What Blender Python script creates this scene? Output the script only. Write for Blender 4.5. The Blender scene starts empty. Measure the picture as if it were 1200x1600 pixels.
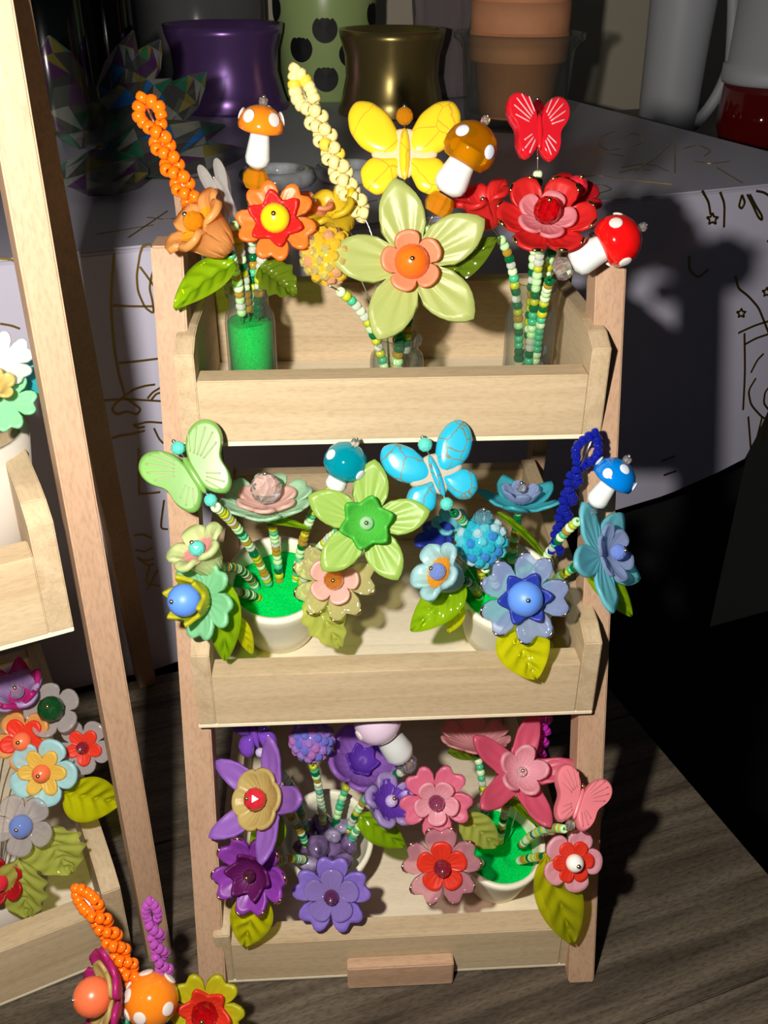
import bpy, bmesh, math, random
import numpy as np
from mathutils import Matrix, Vector

random.seed(7)
rng = np.random.default_rng(7)
S = 0.01                      # everything below is written in centimetres
scene = bpy.context.scene
col = scene.collection

# ------------------------------------------------------------------ camera
F_PX = 1535.1
CAM = np.array([-2.60, -29.11, 42.98])
PITCH, YAW, ROLL = math.radians(-30.5), math.radians(-3.525), math.radians(-0.34)
RC = (Matrix.Rotation(YAW, 3, 'Z') @ Matrix.Rotation(PITCH, 3, 'X') @ Matrix.Rotation(ROLL, 3, 'Y'))
RIGHT, FWD, UP = (np.array(RC.col[i]) for i in range(3))
cam_data = bpy.data.cameras.new('camera')
cam = bpy.data.objects.new('camera', cam_data)
col.objects.link(cam)
cam_data.sensor_fit = 'VERTICAL'
cam_data.sensor_height = 24.0
cam_data.lens = 24.0 * F_PX / 1600.0
cam_data.clip_start = 0.01
cam_data.clip_end = 30
cam.matrix_world = Matrix.Translation(Vector(CAM * S)) @ Matrix([
    [RIGHT[0], UP[0], -FWD[0], 0], [RIGHT[1], UP[1], -FWD[1], 0], [RIGHT[2], UP[2], -FWD[2], 0], [0, 0, 0, 1]])
scene.camera = cam

# ------------------------------------------------------------------ light and exposure
world = bpy.data.worlds.new('world')
scene.world = world
world.use_nodes = True
world.node_tree.nodes['Background'].inputs[0].default_value = (0.75, 0.85, 1.0, 1)
world.node_tree.nodes['Background'].inputs[1].default_value = 0.018
LIGHT = np.array([-8.6, -22.3, 42.8])
ld = bpy.data.lights.new('lamp_light', 'POINT')
ld.energy = 9.7
ld.color = (1.0, 0.94, 0.85)
ld.shadow_soft_size = 0.0075
lo = bpy.data.objects.new('lamp_light', ld)
col.objects.link(lo)
lo.location = Vector(LIGHT * S)
scene.view_settings.view_transform = 'Standard'
scene.view_settings.look = 'None'
scene.view_settings.exposure = 0.0
scene.view_settings.gamma = 1.0
scene.view_settings.use_curve_mapping = False


# ------------------------------------------------------------------ measuring helpers (photo pixel + a known depth -> place)
def ray(u, v):
    return FWD + RIGHT * ((u - 600) / F_PX) - UP * ((v - 800) / F_PX)


def at(u, v, y=None, z=None, plane=None):
    r = ray(u, v)
    if y is not None:
        t = (y - CAM[1]) / r[1]
    elif z is not None:
        t = (z - CAM[2]) / r[2]
    else:
        p, n = plane
        t = ((p - CAM) @ n) / (r @ n)
    return CAM + t * r


def cmpx(p):                  # centimetres that one photo pixel spans at place p
    return float((np.asarray(p) - CAM) @ FWD) / F_PX


def nrm(v):
    v = np.asarray(v, float)
    return v / max(np.linalg.norm(v), 1e-9)


def facing(dx=0.0, dy=0.0, roll=0.0):      # a head turned towards the viewer's side, then aside and rolled
    n = nrm(-FWD + RIGHT * dx + UP * dy)
    x = nrm(RIGHT - n * (RIGHT @ n))
    y = np.cross(n, x)
    a = math.radians(roll)
    x, y = x * math.cos(a) + y * math.sin(a), -x * math.sin(a) + y * math.cos(a)
    return np.column_stack([x, y, n])


def frame_z(z, hint=(0, 0, 1)):            # basis whose third axis is z
    z = nrm(z)
    h = np.asarray(hint, float)
    if abs(h @ z) > 0.98:
        h = np.array([1.0, 0, 0])
    x = nrm(np.cross(h, z))
    return np.column_stack([x, np.cross(z, x), z])


# ------------------------------------------------------------------ objects
WM = {}


def mtx(p=(0, 0, 0), R=None, s=1.0):
    R = np.eye(3) if R is None else np.asarray(R)
    s = np.array([s, s, s]) if np.isscalar(s) else np.asarray(s)
    A = R * s
    m = Matrix(((A[0][0], A[0][1], A[0][2], p[0] * S), (A[1][0], A[1][1], A[1][2], p[1] * S),
                (A[2][0], A[2][1], A[2][2], p[2] * S), (0, 0, 0, 1)))
    return m


def link(o, W, parent=None):
    col.objects.link(o)
    if parent is not None:
        o.parent = parent
        o.matrix_basis = WM[parent.name].inverted() @ W
    else:
        o.matrix_basis = W
    WM[o.name] = W.copy()
    return o


def tag(o, label, cat, group=None, kind=None):
    o['label'] = label
    if cat:
        o['category'] = cat
    if group:
        o['group'] = group
    if kind:
        o['kind'] = kind
    return o


def thing(name, label, cat, p, group=None):
    o = bpy.data.objects.new(name, None)
    o.empty_display_size = 0.005
    link(o, mtx(p))
    return tag(o, label, cat, group)


def mesh(name, V, F, mats, smooth=True, fm=None):
    me = bpy.data.meshes.new(name)
    me.from_pydata((np.asarray(V, float) * S).tolist(), [], [list(map(int, f)) for f in F])
    for m in (mats if isinstance(mats, (list, tuple)) else [mats]):
        me.materials.append(m)
    if smooth:
        me.polygons.foreach_set('use_smooth', [True] * len(me.polygons))
    if fm is not None:
        me.polygons.foreach_set('material_index', fm)
    me.update()
    return me


def obj(name, me, W=None, parent=None):
    o = bpy.data.objects.new(name, me)
    return link(o, W if W is not None else Matrix.Identity(4), parent)


# ------------------------------------------------------------------ materials
MATS = {}


def new_mat(name):
    m = bpy.data.materials.new(name)
    m.use_nodes = True
    nt = m.node_tree
    return m, nt, nt.nodes['Principled BSDF'], nt.nodes['Material Output']


def plain(name, c, rough=0.4, metal=0.0, spec=0.5, coat=0.0, bump=0.0, bscale=60, var=0.0, vscale=8.0):
    if name in MATS:
        return MATS[name]
    m, nt, b, out = new_mat(name)
    b.inputs['Base Color'].default_value = (*c, 1)
    b.inputs['Roughness'].default_value = rough
    b.inputs['Metallic'].default_value = metal
    b.inputs['Specular IOR Level'].default_value = spec
    b.inputs['Coat Weight'].default_value = coat
    if bump or var:
        tc = nt.nodes.new('ShaderNodeTexCoord')
        if var:
            n = nt.nodes.new('ShaderNodeTexNoise')
            n.inputs['Scale'].default_value = vscale * 10
            n.inputs['Detail'].default_value = 5
            nt.links.new(tc.outputs['Object'], n.inputs['Vector'])
            r = nt.nodes.new('ShaderNodeValToRGB')
            r.color_ramp.elements[0].position = 0.3
            r.color_ramp.elements[1].position = 0.7
            r.color_ramp.elements[0].color = (*[x * (1 - var) for x in c], 1)
            r.color_ramp.elements[1].color = (*[min(1, x * (1 + var * .5)) for x in c], 1)
            nt.links.new(n.outputs['Fac'], r.inputs[0])
            nt.links.new(r.outputs[0], b.inputs['Base Color'])
        if bump:
            n = nt.nodes.new('ShaderNodeTexNoise')
            n.inputs['Scale'].default_value = bscale * 10
            n.inputs['Detail'].default_value = 4
            nt.links.new(tc.outputs['Object'], n.inputs['Vector'])
            bp = nt.nodes.new('ShaderNodeBump')
            bp.inputs['Strength'].default_value = bump
            bp.inputs['Distance'].default_value = 0.0006
            nt.links.new(n.outputs['Fac'], bp.inputs['Height'])
            nt.links.new(bp.outputs[0], b.inputs['Normal'])
    MATS[name] = m
    return m


def stone_cracked(name, c, line, rough=.2, scale=9.0, amount=.035):
    """dyed stone with thin brown matrix lines"""
    m, nt, b, out = new_mat(name)
    tc = nt.nodes.new('ShaderNodeTexCoord')
    nz = nt.nodes.new('ShaderNodeTexNoise')
    nz.inputs['Scale'].default_value = scale * 18
    nt.links.new(tc.outputs['Object'], nz.inputs['Vector'])
    ad = nt.nodes.new('ShaderNodeMix')
    ad.data_type = 'RGBA'
    ad.inputs[0].default_value = 0.004
    ad.blend_type = 'ADD'
    nt.links.new(tc.outputs['Object'], ad.inputs[6])
    nt.links.new(nz.outputs['Color'], ad.inputs[7])
    v = nt.nodes.new('ShaderNodeTexVoronoi')
    v.feature = 'DISTANCE_TO_EDGE'
    v.inputs['Scale'].default_value = scale * 10
    nt.links.new(ad.outputs[2], v.inputs['Vector'])
    r = nt.nodes.new('ShaderNodeValToRGB')
    r.color_ramp.elements[0].position = amount * .4
    r.color_ramp.elements[1].position = amount
    r.color_ramp.elements[0].color = (*line, 1)
    r.color_ramp.elements[1].color = (*c, 1)
    nt.links.new(v.outputs['Distance'], r.inputs[0])
    nt.links.new(r.outputs[0], b.inputs['Base Color'])
    b.inputs['Roughness'].default_value = rough
    b.inputs['Coat Weight'].default_value = .3
    MATS[name] = m
    return m


def frost(name, c, through=0.38, clear=0.20, rough=0.36):
    """frosted moulded acrylic: glossy skin, light passing through the body"""
    if name in MATS:
        return MATS[name]
    c = tuple(min(.9, x * 1.12 + .004) for x in c)
    m, nt, b, out = new_mat(name)
    b.inputs['Base Color'].default_value = (*c, 1)
    b.inputs['Roughness'].default_value = rough
    tr = nt.nodes.new('ShaderNodeBsdfTranslucent')
    tr.inputs[0].default_value = (*[min(1, x * 1.15 + .03) for x in c], 1)
    tp = nt.nodes.new('ShaderNodeBsdfTransparent')
    tp.inputs[0].default_value = (*[min(1, x * .7 + .35) for x in c], 1)
    a = nt.nodes.new('ShaderNodeMixShader')
    a.inputs[0].default_value = through
    nt.links.new(b.outputs[0], a.inputs[1])
    nt.links.new(tr.outputs[0], a.inputs[2])
    d = nt.nodes.new('ShaderNodeMixShader')
    d.inputs[0].default_value = clear
    nt.links.new(a.outputs[0], d.inputs[1])
    nt.links.new(tp.outputs[0], d.inputs[2])
    nt.links.new(d.outputs[0], out.inputs[0])
    MATS[name] = m
    return m


def glassy(name, c, body=0.3, tint=None, rough=0.06, bump=0.0):
    """clear coloured glass or acrylic: tinted light goes straight through, plus a glossy skin"""
    if name in MATS:
        return MATS[name]
    m, nt, b, out = new_mat(name)
    b.inputs['Base Color'].default_value = (*c, 1)
    b.inputs['Roughness'].default_value = rough
    b.inputs['Specular IOR Level'].default_value = 0.7
    tp = nt.nodes.new('ShaderNodeBsdfTransparent')
    tp.inputs[0].default_value = (*(tint or c), 1)
    lw = nt.nodes.new('ShaderNodeLayerWeight')
    lw.inputs[0].default_value = 0.35
    ma = nt.nodes.new('ShaderNodeMath')
    ma.operation = 'MULTIPLY_ADD'
    ma.use_clamp = True
    ma.inputs[1].default_value = 0.55
    ma.inputs[2].default_value = body
    nt.links.new(lw.outputs['Facing'], ma.inputs[0])
    a = nt.nodes.new('ShaderNodeMixShader')
    nt.links.new(ma.outputs[0], a.inputs[0])
    nt.links.new(tp.outputs[0], a.inputs[1])
    nt.links.new(b.outputs[0], a.inputs[2])
    nt.links.new(a.outputs[0], out.inputs[0])
    if bump:
        tc = nt.nodes.new('ShaderNodeTexCoord')
        n = nt.nodes.new('ShaderNodeTexNoise')
        n.inputs['Scale'].default_value = 220
        nt.links.new(tc.outputs['Object'], n.inputs['Vector'])
        bp = nt.nodes.new('ShaderNodeBump')
        bp.inputs['Strength'].default_value = bump
        bp.inputs['Distance'].default_value = 0.001
        nt.links.new(n.outputs['Fac'], bp.inputs['Height'])
        nt.links.new(bp.outputs[0], b.inputs['Normal'])
    MATS[name] = m
    return m


def gem(name, c, rough=0.0, ior=1.52):
    """cut glass that bends the light"""
    if name in MATS:
        return MATS[name]
    m, nt, b, out = new_mat(name)
    b.inputs['Base Color'].default_value = (*c, 1)
    b.inputs['Roughness'].default_value = rough
    b.inputs['IOR'].default_value = ior
    b.inputs['Transmission Weight'].default_value = 0.93
    MATS[name] = m
    return m


def wood(name, c1, c2, axis=0, grain=1.0, speck=0.0, rough=0.6):
    if name in MATS:
        return MATS[name]
    m, nt, b, out = new_mat(name)
    tc = nt.nodes.new('ShaderNodeTexCoord')
    mp = nt.nodes.new('ShaderNodeMapping')
    sc = [130.0 * grain] * 3
    sc[axis] = 7.0 * grain
    mp.inputs['Scale'].default_value = sc
    nt.links.new(tc.outputs['Object'], mp.inputs[0])
    oi = nt.nodes.new('ShaderNodeObjectInfo')
    vm = nt.nodes.new('ShaderNodeVectorMath')
    vm.operation = 'ADD'
    sm = nt.nodes.new('ShaderNodeMath')
    sm.operation = 'MULTIPLY'
    sm.inputs[1].default_value = 40
    nt.links.new(oi.outputs['Random'], sm.inputs[0])
    nt.links.new(mp.outputs[0], vm.inputs[0])
    nt.links.new(sm.outputs[0], vm.inputs[1])
    n = nt.nodes.new('ShaderNodeTexNoise')
    n.inputs['Scale'].default_value = 1.0
    n.inputs['Detail'].default_value = 6
    n.inputs['Roughness'].default_value = 0.65
    n.inputs['Distortion'].default_value = 0.6
    nt.links.new(vm.outputs[0], n.inputs['Vector'])
    r = nt.nodes.new('ShaderNodeValToRGB')
    r.color_ramp.elements[0].position = 0.30
    r.color_ramp.elements[1].position = 0.62
    r.color_ramp.elements[0].color = (*c2, 1)
    r.color_ramp.elements[1].color = (*c1, 1)
    nt.links.new(n.outputs['Fac'], r.inputs[0])
    src = r.outputs[0]
    if speck:
        mp2 = nt.nodes.new('ShaderNodeMapping')
        s2 = [900.0] * 3
        s2[axis] = 260.0
        mp2.inputs['Scale'].default_value = s2
        nt.links.new(tc.outputs['Object'], mp2.inputs[0])
        n2 = nt.nodes.new('ShaderNodeTexNoise')
        n2.inputs['Scale'].default_value = 1.0
        n2.inputs['Detail'].default_value = 2
        nt.links.new(mp2.outputs[0], n2.inputs['Vector'])
        r2 = nt.nodes.new('ShaderNodeValToRGB')
        r2.color_ramp.elements[0].position = 0.30
        r2.color_ramp.elements[1].position = 0.55
        r2.color_ramp.elements[0].color = (1 - speck, 1 - speck, 1 - speck, 1)
        r2.color_ramp.elements[1].color = (1, 1, 1, 1)
        nt.links.new(n2.outputs['Fac'], r2.inputs[0])
        mx = nt.nodes.new('ShaderNodeMix')
        mx.data_type = 'RGBA'
        mx.blend_type = 'MULTIPLY'
        mx.inputs[0].default_value = 1
        nt.links.new(src, mx.inputs[6])
        nt.links.new(r2.outputs[0], mx.inputs[7])
        src = mx.outputs[2]
    nt.links.new(src, b.inputs['Base Color'])
    b.inputs['Roughness'].default_value = rough
    b.inputs['Specular IOR Level'].default_value = 0.25
    bp = nt.nodes.new('ShaderNodeBump')
    bp.inputs['Strength'].default_value = 0.25
    bp.inputs['Distance'].default_value = 0.0004
    nt.links.new(n.outputs['Fac'], bp.inputs['Height'])
    nt.links.new(bp.outputs[0], b.inputs['Normal'])
    MATS[name] = m
    return m


PINE_X = wood('pine_along_x', (0.549, 0.427, 0.270), (0.450, 0.329, 0.194), 0, speck=0.12)
PINE_Y = wood('pine_along_y', (0.534, 0.414, 0.262), (0.423, 0.308, 0.184), 1, speck=0.12)
PLY = wood('pale_plywood', (0.84, 0.75, 0.57), (0.74, 0.63, 0.45), 0, speck=0.06)
BEECH = wood('beech_leg', (0.480, 0.312, 0.204), (0.432, 0.268, 0.168), 2, speck=0.16)
BEECH_X = wood('beech_block', (0.527, 0.340, 0.221), (0.442, 0.272, 0.170), 0, speck=0.16)
DESK = wood('dark_oak_laminate', (0.138, 0.110, 0.079), (0.034, 0.025, 0.018), 0, grain=0.75, speck=0.4, rough=0.5)
SILVER = plain('silver_pin', (0.75, 0.72, 0.66), 0.22, 1.0)
GOLDPIN = plain('gold_pin', (0.72, 0.52, 0.22), 0.22, 1.0)
GILT = plain('rose_gilt', (0.85, 0.55, 0.34), 0.15, 1.0)
CHROME = plain('silver_gilt', (0.70, 0.62, 0.56), 0.15, 1.0)
GOLDTRIM = plain('yellow_gilt', (0.80, 0.58, 0.22), 0.15, 1.0)
WHITE = plain('white_ceramic', (0.84, 0.81, 0.64), 0.45, var=.06, vscale=3)
MILK = plain('milk_glass', (0.70, 0.74, 0.73), 0.12, coat=0.4)
BLACKP = plain('black_print', (0.006, 0.006, 0.007), 0.6)
SANDG = plain('green_sand_grains', (0.0, 0.66, 0.10), 0.95, spec=0.05, bump=1.0, bscale=170, var=0.35, vscale=160)
GLASS = glassy('clear_glass', (0.14, 0.15, 0.14), body=0.03, tint=(0.93, 0.95, 0.91), rough=0.03)
CLEARB = gem('clear_acrylic', (0.97, 0.95, 0.93))


def leafglass(name, dark, bright, thru):
    """moulded green glass leaf: ribs in the surface, bright where light passes, deep at the rim"""
    m, nt, b, out = new_mat(name)
    lw = nt.nodes.new('ShaderNodeLayerWeight')
    lw.inputs[0].default_value = 0.45
    mx = nt.nodes.new('ShaderNodeMix')
    mx.data_type = 'RGBA'
    mx.inputs[6].default_value = (*bright, 1)
    mx.inputs[7].default_value = (*dark, 1)
    nt.links.new(lw.outputs['Facing'], mx.inputs[0])
    b.inputs['Roughness'].default_value = 0.06
    b.inputs['Specular IOR Level'].default_value = 0.8
    nt.links.new(mx.outputs[2], b.inputs['Base Color'])
    tr = nt.nodes.new('ShaderNodeBsdfTranslucent')
    nt.links.new(mx.outputs[2], tr.inputs[0])
    tp = nt.nodes.new('ShaderNodeBsdfTransparent')
    tp.inputs[0].default_value = (*thru, 1)
    a = nt.nodes.new('ShaderNodeMixShader')
    a.inputs[0].default_value = 0.40
    nt.links.new(b.outputs[0], a.inputs[1])
    nt.links.new(tr.outputs[0], a.inputs[2])
    d = nt.nodes.new('ShaderNodeMixShader')
    d.inputs[0].default_value = 0.46
    nt.links.new(a.outputs[0], d.inputs[1])
    nt.links.new(tp.outputs[0], d.inputs[2])
    nt.links.new(d.outputs[0], out.inputs[0])
    MATS[name] = m
    return m


LEAFG = leafglass('leaf_green_glass', (0.04, 0.16, 0.003), (0.42, 0.66, 0.01), (0.62, 0.86, 0.10))
LEAFY = leafglass('leaf_yellow_green', (0.14, 0.22, 0.002), (0.88, 0.88, 0.01), (0.90, 0.92, 0.16))
LEAFD = leafglass('leaf_dark_green', (0.02, 0.06, 0.003), (0.22, 0.34, 0.02), (0.42, 0.58, 0.12))
LEAFP = leafglass('leaf_pale_olive', (0.22, 0.28, 0.03), (0.72, 0.78, 0.18), (0.88, 0.92, 0.45))

BEADS = [plain('bead_mint', (0.45, 0.76, 0.36), 0.2), plain('bead_olive', (0.45, 0.50, 0.02), 0.2),
         plain('bead_jade', (0.06, 0.46, 0.24), 0.2), glassy('bead_pearl', (0.72, 0.78, 0.68), .5, (0.8, .85, .75)),
         glassy('bead_amber', (0.55, 0.34, 0.03), .55, (0.7, .5, .1)), glassy('bead_deep_green', (0.0, 0.20, 0.06), .5, (0.1, .5, .2)),
         plain('bead_pale_green', (0.60, 0.82, 0.48), 0.2)]


# ------------------------------------------------------------------ mesh builders (cm)
def box_vf(x0, x1, y0, y1, z0, z1, bev=0.06):
    b = bev
    V, F = [], []
    bm = bmesh.new()
    bmesh.ops.create_cube(bm, size=1.0)
    for v in bm.verts:
        v.co = Vector(((x0 + x1) / 2 + v.co.x * (x1 - x0), (y0 + y1) / 2 + v.co.y * (y1 - y0), (z0 + z1) / 2 + v.co.z * (z1 - z0)))
    if b:
        bmesh.ops.bevel(bm, geom=list(bm.edges), offset=b, segments=2, affect='EDGES')
    V = [tuple(v.co) for v in bm.verts]
    bm.verts.index_update()
    F = [[v.index for v in f.verts] for f in bm.faces]
    bm.free()
    return V, F


def prism_vf(pts, x0, x1, bev=0.05):
    """polygon pts (y, z) pushed from x0 to x1"""
    bm = bmesh.new()
    a = [bm.verts.new((x0, p[0], p[1])) for p in pts]
    c = [bm.verts.new((x1, p[0], p[1])) for p in pts]
    n = len(pts)
    bm.faces.new(a)
    bm.faces.new(c[::-1])
    for i in range(n):
        bm.faces.new([a[i], c[i], c[(i + 1) % n], a[(i + 1) % n]][::-1])
    bmesh.ops.recalc_face_normals(bm, faces=list(bm.faces))
    if bev:
        bmesh.ops.bevel(bm, geom=list(bm.edges), offset=bev, segments=2, affect='EDGES')
    bm.verts.index_update()
    V = [tuple(v.co) for v in bm.verts]
    F = [[v.index for v in f.verts] for f in bm.faces]
    bm.free()
    return V, F


def lathe_vf(prof, n=28, close=False):
    """prof: (r, z) from bottom to top; r == 0 ends are poles"""
    V, F, rings = [], [], []
    for r, z in prof:
        if r < 1e-6:
            rings.append([len(V)])
            V.append((0, 0, z))
        else:
            rings.append(list(range(len(V), len(V) + n)))
            V += [(r * math.cos(2 * math.pi * k / n), r * math.sin(2 * math.pi * k / n), z) for k in range(n)]
    pairs = list(zip(rings, rings[1:])) + ([(rings[-1], rings[0])] if close else [])
    for A, B in pairs:
        for k in range(n):
            k2 = (k + 1) % n
            if len(A) == 1 and len(B) == 1:
                continue
            if len(A) == 1:
                F.append((A[0], B[k2], B[k]))
            elif len(B) == 1:
                F.append((A[k], A[k2], B[0]))
            else:
                F.append((A[k], A[k2], B[k2], B[k]))
    return V, F


def ball_prof(r, rz=None, n=10):
    rz = rz or r
    return [(r * math.sin(math.pi * k / n) if 0 < k < n else 0, -rz * math.cos(math.pi * k / n)) for k in range(n + 1)]


def tube_vf(P, r, n=8, closed=False):
    P = [np.asarray(p, float) for p in P]
    V, F = [], []
    m = len(P)
    prev = None
    for i, p in enumerate(P):
        t = nrm(P[min(i + 1, m - 1)] - P[max(i - 1, 0)])
        if prev is None:
            h = np.array([0, 0, 1.0]) if abs(t[2]) < .9 else np.array([1.0, 0, 0])
            prev = nrm(np.cross(t, h))
        x = nrm(prev - t * (prev @ t))
        prev = x
        y = np.cross(t, x)
        rr = r[i] if hasattr(r, '__len__') else r
        for k in range(n):
            a = 2 * math.pi * k / n
            V.append(tuple(p + x * (rr * math.cos(a)) + y * (rr * math.sin(a))))
    for i in range(m - 1):
        for k in range(n):
            F.append((i * n + k, i * n + (k + 1) % n, (i + 1) * n + (k + 1) % n, (i + 1) * n + k))
    F.append(tuple(range(n))[::-1])
    F.append(tuple(range((m - 1) * n, m * n)))
    return V, F


def merge(parts):
    V, F = [], []
    for v, f in parts:
        o = len(V)
        V += list(v)
        F += [tuple(i + o for i in q) for q in f]
    return V, F


def xf(vf, R=None, p=(0, 0, 0), s=1.0):
    V = np.asarray(vf[0], float) * s
    if R is not None:
        V = V @ np.asarray(R).T
    return [tuple(q) for q in V + np.asarray(p)], vf[1]


OUT = {
    'ovate': [(0, 1), (.14, .95), (.29, .875), (.45, .79), (.65, .68), (.82, .54), (.93, .42), (1, .32)],
    'lily': [(0, 1), (.12, .95), (.28, .82), (.42, .68), (.58, .53), (.78, .40), (1, .32)],
    'round': [(0, 1), (.3, .985), (.55, .93), (.75, .84), (.9, .70), (1, .52)],
    'heart': [(0, .86), (.12, .90), (.28, .985), (.45, 1), (.62, .95), (.78, .83), (.9, .66), (1, .45)],
    'star': [(0, 1), (.12, .97), (.3, .88), (.55, .75), (.8, .66), (1, .62)],
    'scallop': [(0, 1), (.4, .98), (.7, .93), (1, .84)],
    'frill': [(0, .93), (.15, .97), (.32, 1), (.5, .965), (.62, .98), (.8, .88), (.93, .72), (1, .55)],
    'sixp': [(0, 1), (.3, .95), (.6, .82), (.85, .64), (1, .52)],
}
PRO = {   # (t, radius, height)
    'flat': [(0, 0, 0), (.3, .30, .015), (.6, .6, .06), (1, .98, .14)],
    'dish': [(0, 0, 0), (.3, .30, .03), (.6, .58, .14), (1, .90, .36)],
    'cup': [(0, 0, 0), (.3, .29, .05), (.6, .53, .25), (1, .72, .58)],
    'bell': [(0, 0, 0), (.12, .11, .02), (.3, .20, .18), (.6, .30, .50), (.8, .42, .68), (1, .62, .72)],
    'tulip': [(0, 0, 0), (.2, .2, .02), (.45, .36, .18), (.75, .44, .46), (1, .54, .68)],
    'recurve': [(0, 0, 0), (.2, .20, .10), (.45, .44, .16), (.75, .73, .12), (1, .97, .02)],
}


def flower_vf(n, R, out, pro, curl=0.1, vein=0.012, th=0.10, M=14, K=7, rot=0.0):
    ox, oy = zip(*OUT[out])
    pt, pr_, pz = zip(*PRO[pro])
    N = n * M
    top, ring = [(0, 0, 0)], []
    for k in range(1, K + 1):
        f = (k / K) ** 0.85
        for i in range(N):
            th_ = 2 * math.pi * i / N + rot
            ph = 2 * ((i % M) / M) - 1          # sector runs petal edge -> centre -> edge
            rho = np.interp(abs(ph), ox, oy)
            t = rho * f
            rad = np.interp(t, pt, pr_) * R
            z = np.interp(t, pt, pz) * R + R * curl * ph * ph * t * t + R * vein * math.cos(ph * math.pi * 4) * math.sin(math.pi * min(1, t))
            top.append((rad * math.cos(th_), rad * math.sin(th_), z))
    F = []
    for i in range(N):
        F.append((0, 1 + i, 1 + (i + 1) % N))
        for k in range(K - 1):
            a = 1 + k * N
            F.append((a + i, a + N + i, a + N + (i + 1) % N, a + (i + 1) % N))
    T = np.array(top)
    nor = np.zeros_like(T)
    for f in F:
        a, b, c = T[f[0]], T[f[1]], T[f[2]]
        nn = np.cross(b - a, c - a)
        for i in f:
            nor[i] += nn
    nor /= np.maximum(np.linalg.norm(nor, axis=1), 1e-9)[:, None]
    B = T - nor * (R * th)
    nv = len(T)
    V = np.vstack([T, B])
    F2 = [tuple(i + nv for i in f[::-1]) for f in F]
    a = 1 + (K - 1) * N
    side = [(a + (i + 1) % N, a + i, a + i + nv, a + (i + 1) % N + nv) for i in range(N)]
    rim = T[a:a + N] - nor[a:a + N] * (R * th * .5)
    return [tuple(v) for v in V], F + F2 + side, rim


def leaf_vf(L, W, th=0.14, bend=0.12, fold=0.12, curl=0.0, tipw=1.0, nu=34, nv=15, serr=0.0):
    V, F = [], []
    for side in (1, -1):
        for i in range(nu + 1):
            u = i / nu
            w = W * (math.sin(math.pi * min(1, u ** 0.75 * 0.985 + 0.012))) ** 0.75 * .5 + 0.02
            if serr:
                w *= 1 + serr * math.sin(u * 26)
            for j in range(nv):
                v = 2 * j / (nv - 1) - 1
                e = math.sqrt(max(0, 1 - v * v))
                z = bend * L * (u - u * u) * 2 - bend * L * .3 * u + fold * W * abs(v) + side * th * .5 * e * (0.4 + 0.6 * math.sin(math.pi * min(1, u + .05)))
                z += (0.035 * W * math.cos((abs(v) * 2.2 - u * 9) * math.pi) * (1 - v * v) - .05 * W * math.exp(-(v / .12) ** 2)) * side
                V.append((u * L, w * v + curl * L * u * u, z))
    n1 = (nu + 1) * nv
    for i in range(nu):
        for j in range(nv - 1):
            a = i * nv + j
            F.append((a, a + nv, a + nv + 1, a + 1))
            F.append((a + n1, a + n1 + 1, a + n1 + nv + 1, a + n1 + nv))
        for j in (0, nv - 1):
            a = i * nv + j
            q = (a, a + n1, a + n1 + nv, a + nv)
            F.append(q if j == 0 else q[::-1])
    for i in (0, nu):
        for j in range(nv - 1):
            a = i * nv + j
            q = (a, a + 1, a + 1 + n1, a + n1)
            F.append(q if i == 0 else q[::-1])
    return V, F


CACHE = {}


def cached(key, make):
    if key not in CACHE:
        CACHE[key] = make()
    return CACHE[key]


def bead_mesh(m):             # seed bead with its hole, 1 cm across, scaled per bead
    def mk():
        prof = [(.16, -.30), (.30, -.36), (.44, -.25), (.5, 0), (.44, .25), (.30, .36), (.16, .30)]
        V, F = lathe_vf(prof, 14, close=True)
        return mesh('seed_bead', V, F, m)
    return cached(('bead', m.name), mk)


def ball_mesh(m, smooth=True):
    def mk():
        if smooth:
            V, F = lathe_vf(ball_prof(.5), 20)
        else:
            bm = bmesh.new()
            bmesh.ops.create_icosphere(bm, subdivisions=2, radius=.5)
            bm.verts.index_update()
            V = [tuple(v.co) for v in bm.verts]
            F = [[v.index for v in f.verts] for f in bm.faces]
            bm.free()
        return mesh('bead_ball', V, F, m, smooth)
    return cached(('ball', m.name, smooth), mk)


def rondelle_mesh(m):
    def mk():
        V, F = lathe_vf([(.12, -.36), (.36, -.34), (.5, -.12), (.5, .12), (.36, .34), (.12, .36)], 10, close=True)
        return mesh('faceted_bead', V, F, m, False)
    return cached(('rond', m.name), mk)


def wire_part(t, P, r=0.035, name='wire', m=None):
    V, F = tube_vf(P, r, 6)
    p0 = np.array(WM[t.name].translation) / S
    V = [tuple(np.array(v) - p0) for v in V]
    return obj(name, mesh(name, V, F, m or SILVER), WM[t.name].copy(), t)


def bez(a, c, b, n=24):
    a, b, c = map(lambda q: np.asarray(q, float), (a, b, c))
    return [(1 - t) ** 2 * a + 2 * t * (1 - t) * c + t * t * b for t in np.linspace(0, 1, n)]


def string_beads(t, P, size=0.42, t0=0.0, t1=1.0, pal=None, seed=0, pitch=None):
    P = np.array(P)
    seg = np.linalg.norm(np.diff(P, axis=0), axis=1)
    cum = np.concatenate([[0], np.cumsum(seg)])
    L = cum[-1]
    pal = pal or BEADS
    rr = random.Random(seed)
    pitch = pitch or size * .72
    s = t0 * L
    while s < t1 * L:
        p = np.array([np.interp(s, cum, P[:, k]) for k in range(3)])
        q = np.array([np.interp(min(L, s + .05), cum, P[:, k]) for k in range(3)])
        d = q - p
        if np.linalg.norm(d) < 1e-6:
            d = P[-1] - P[-2]
        k = size * rr.uniform(.93, 1.07)
        obj('seed_bead', bead_mesh(rr.choice(pal)), mtx(p, frame_z(d), k), t)
        s += pitch


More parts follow.
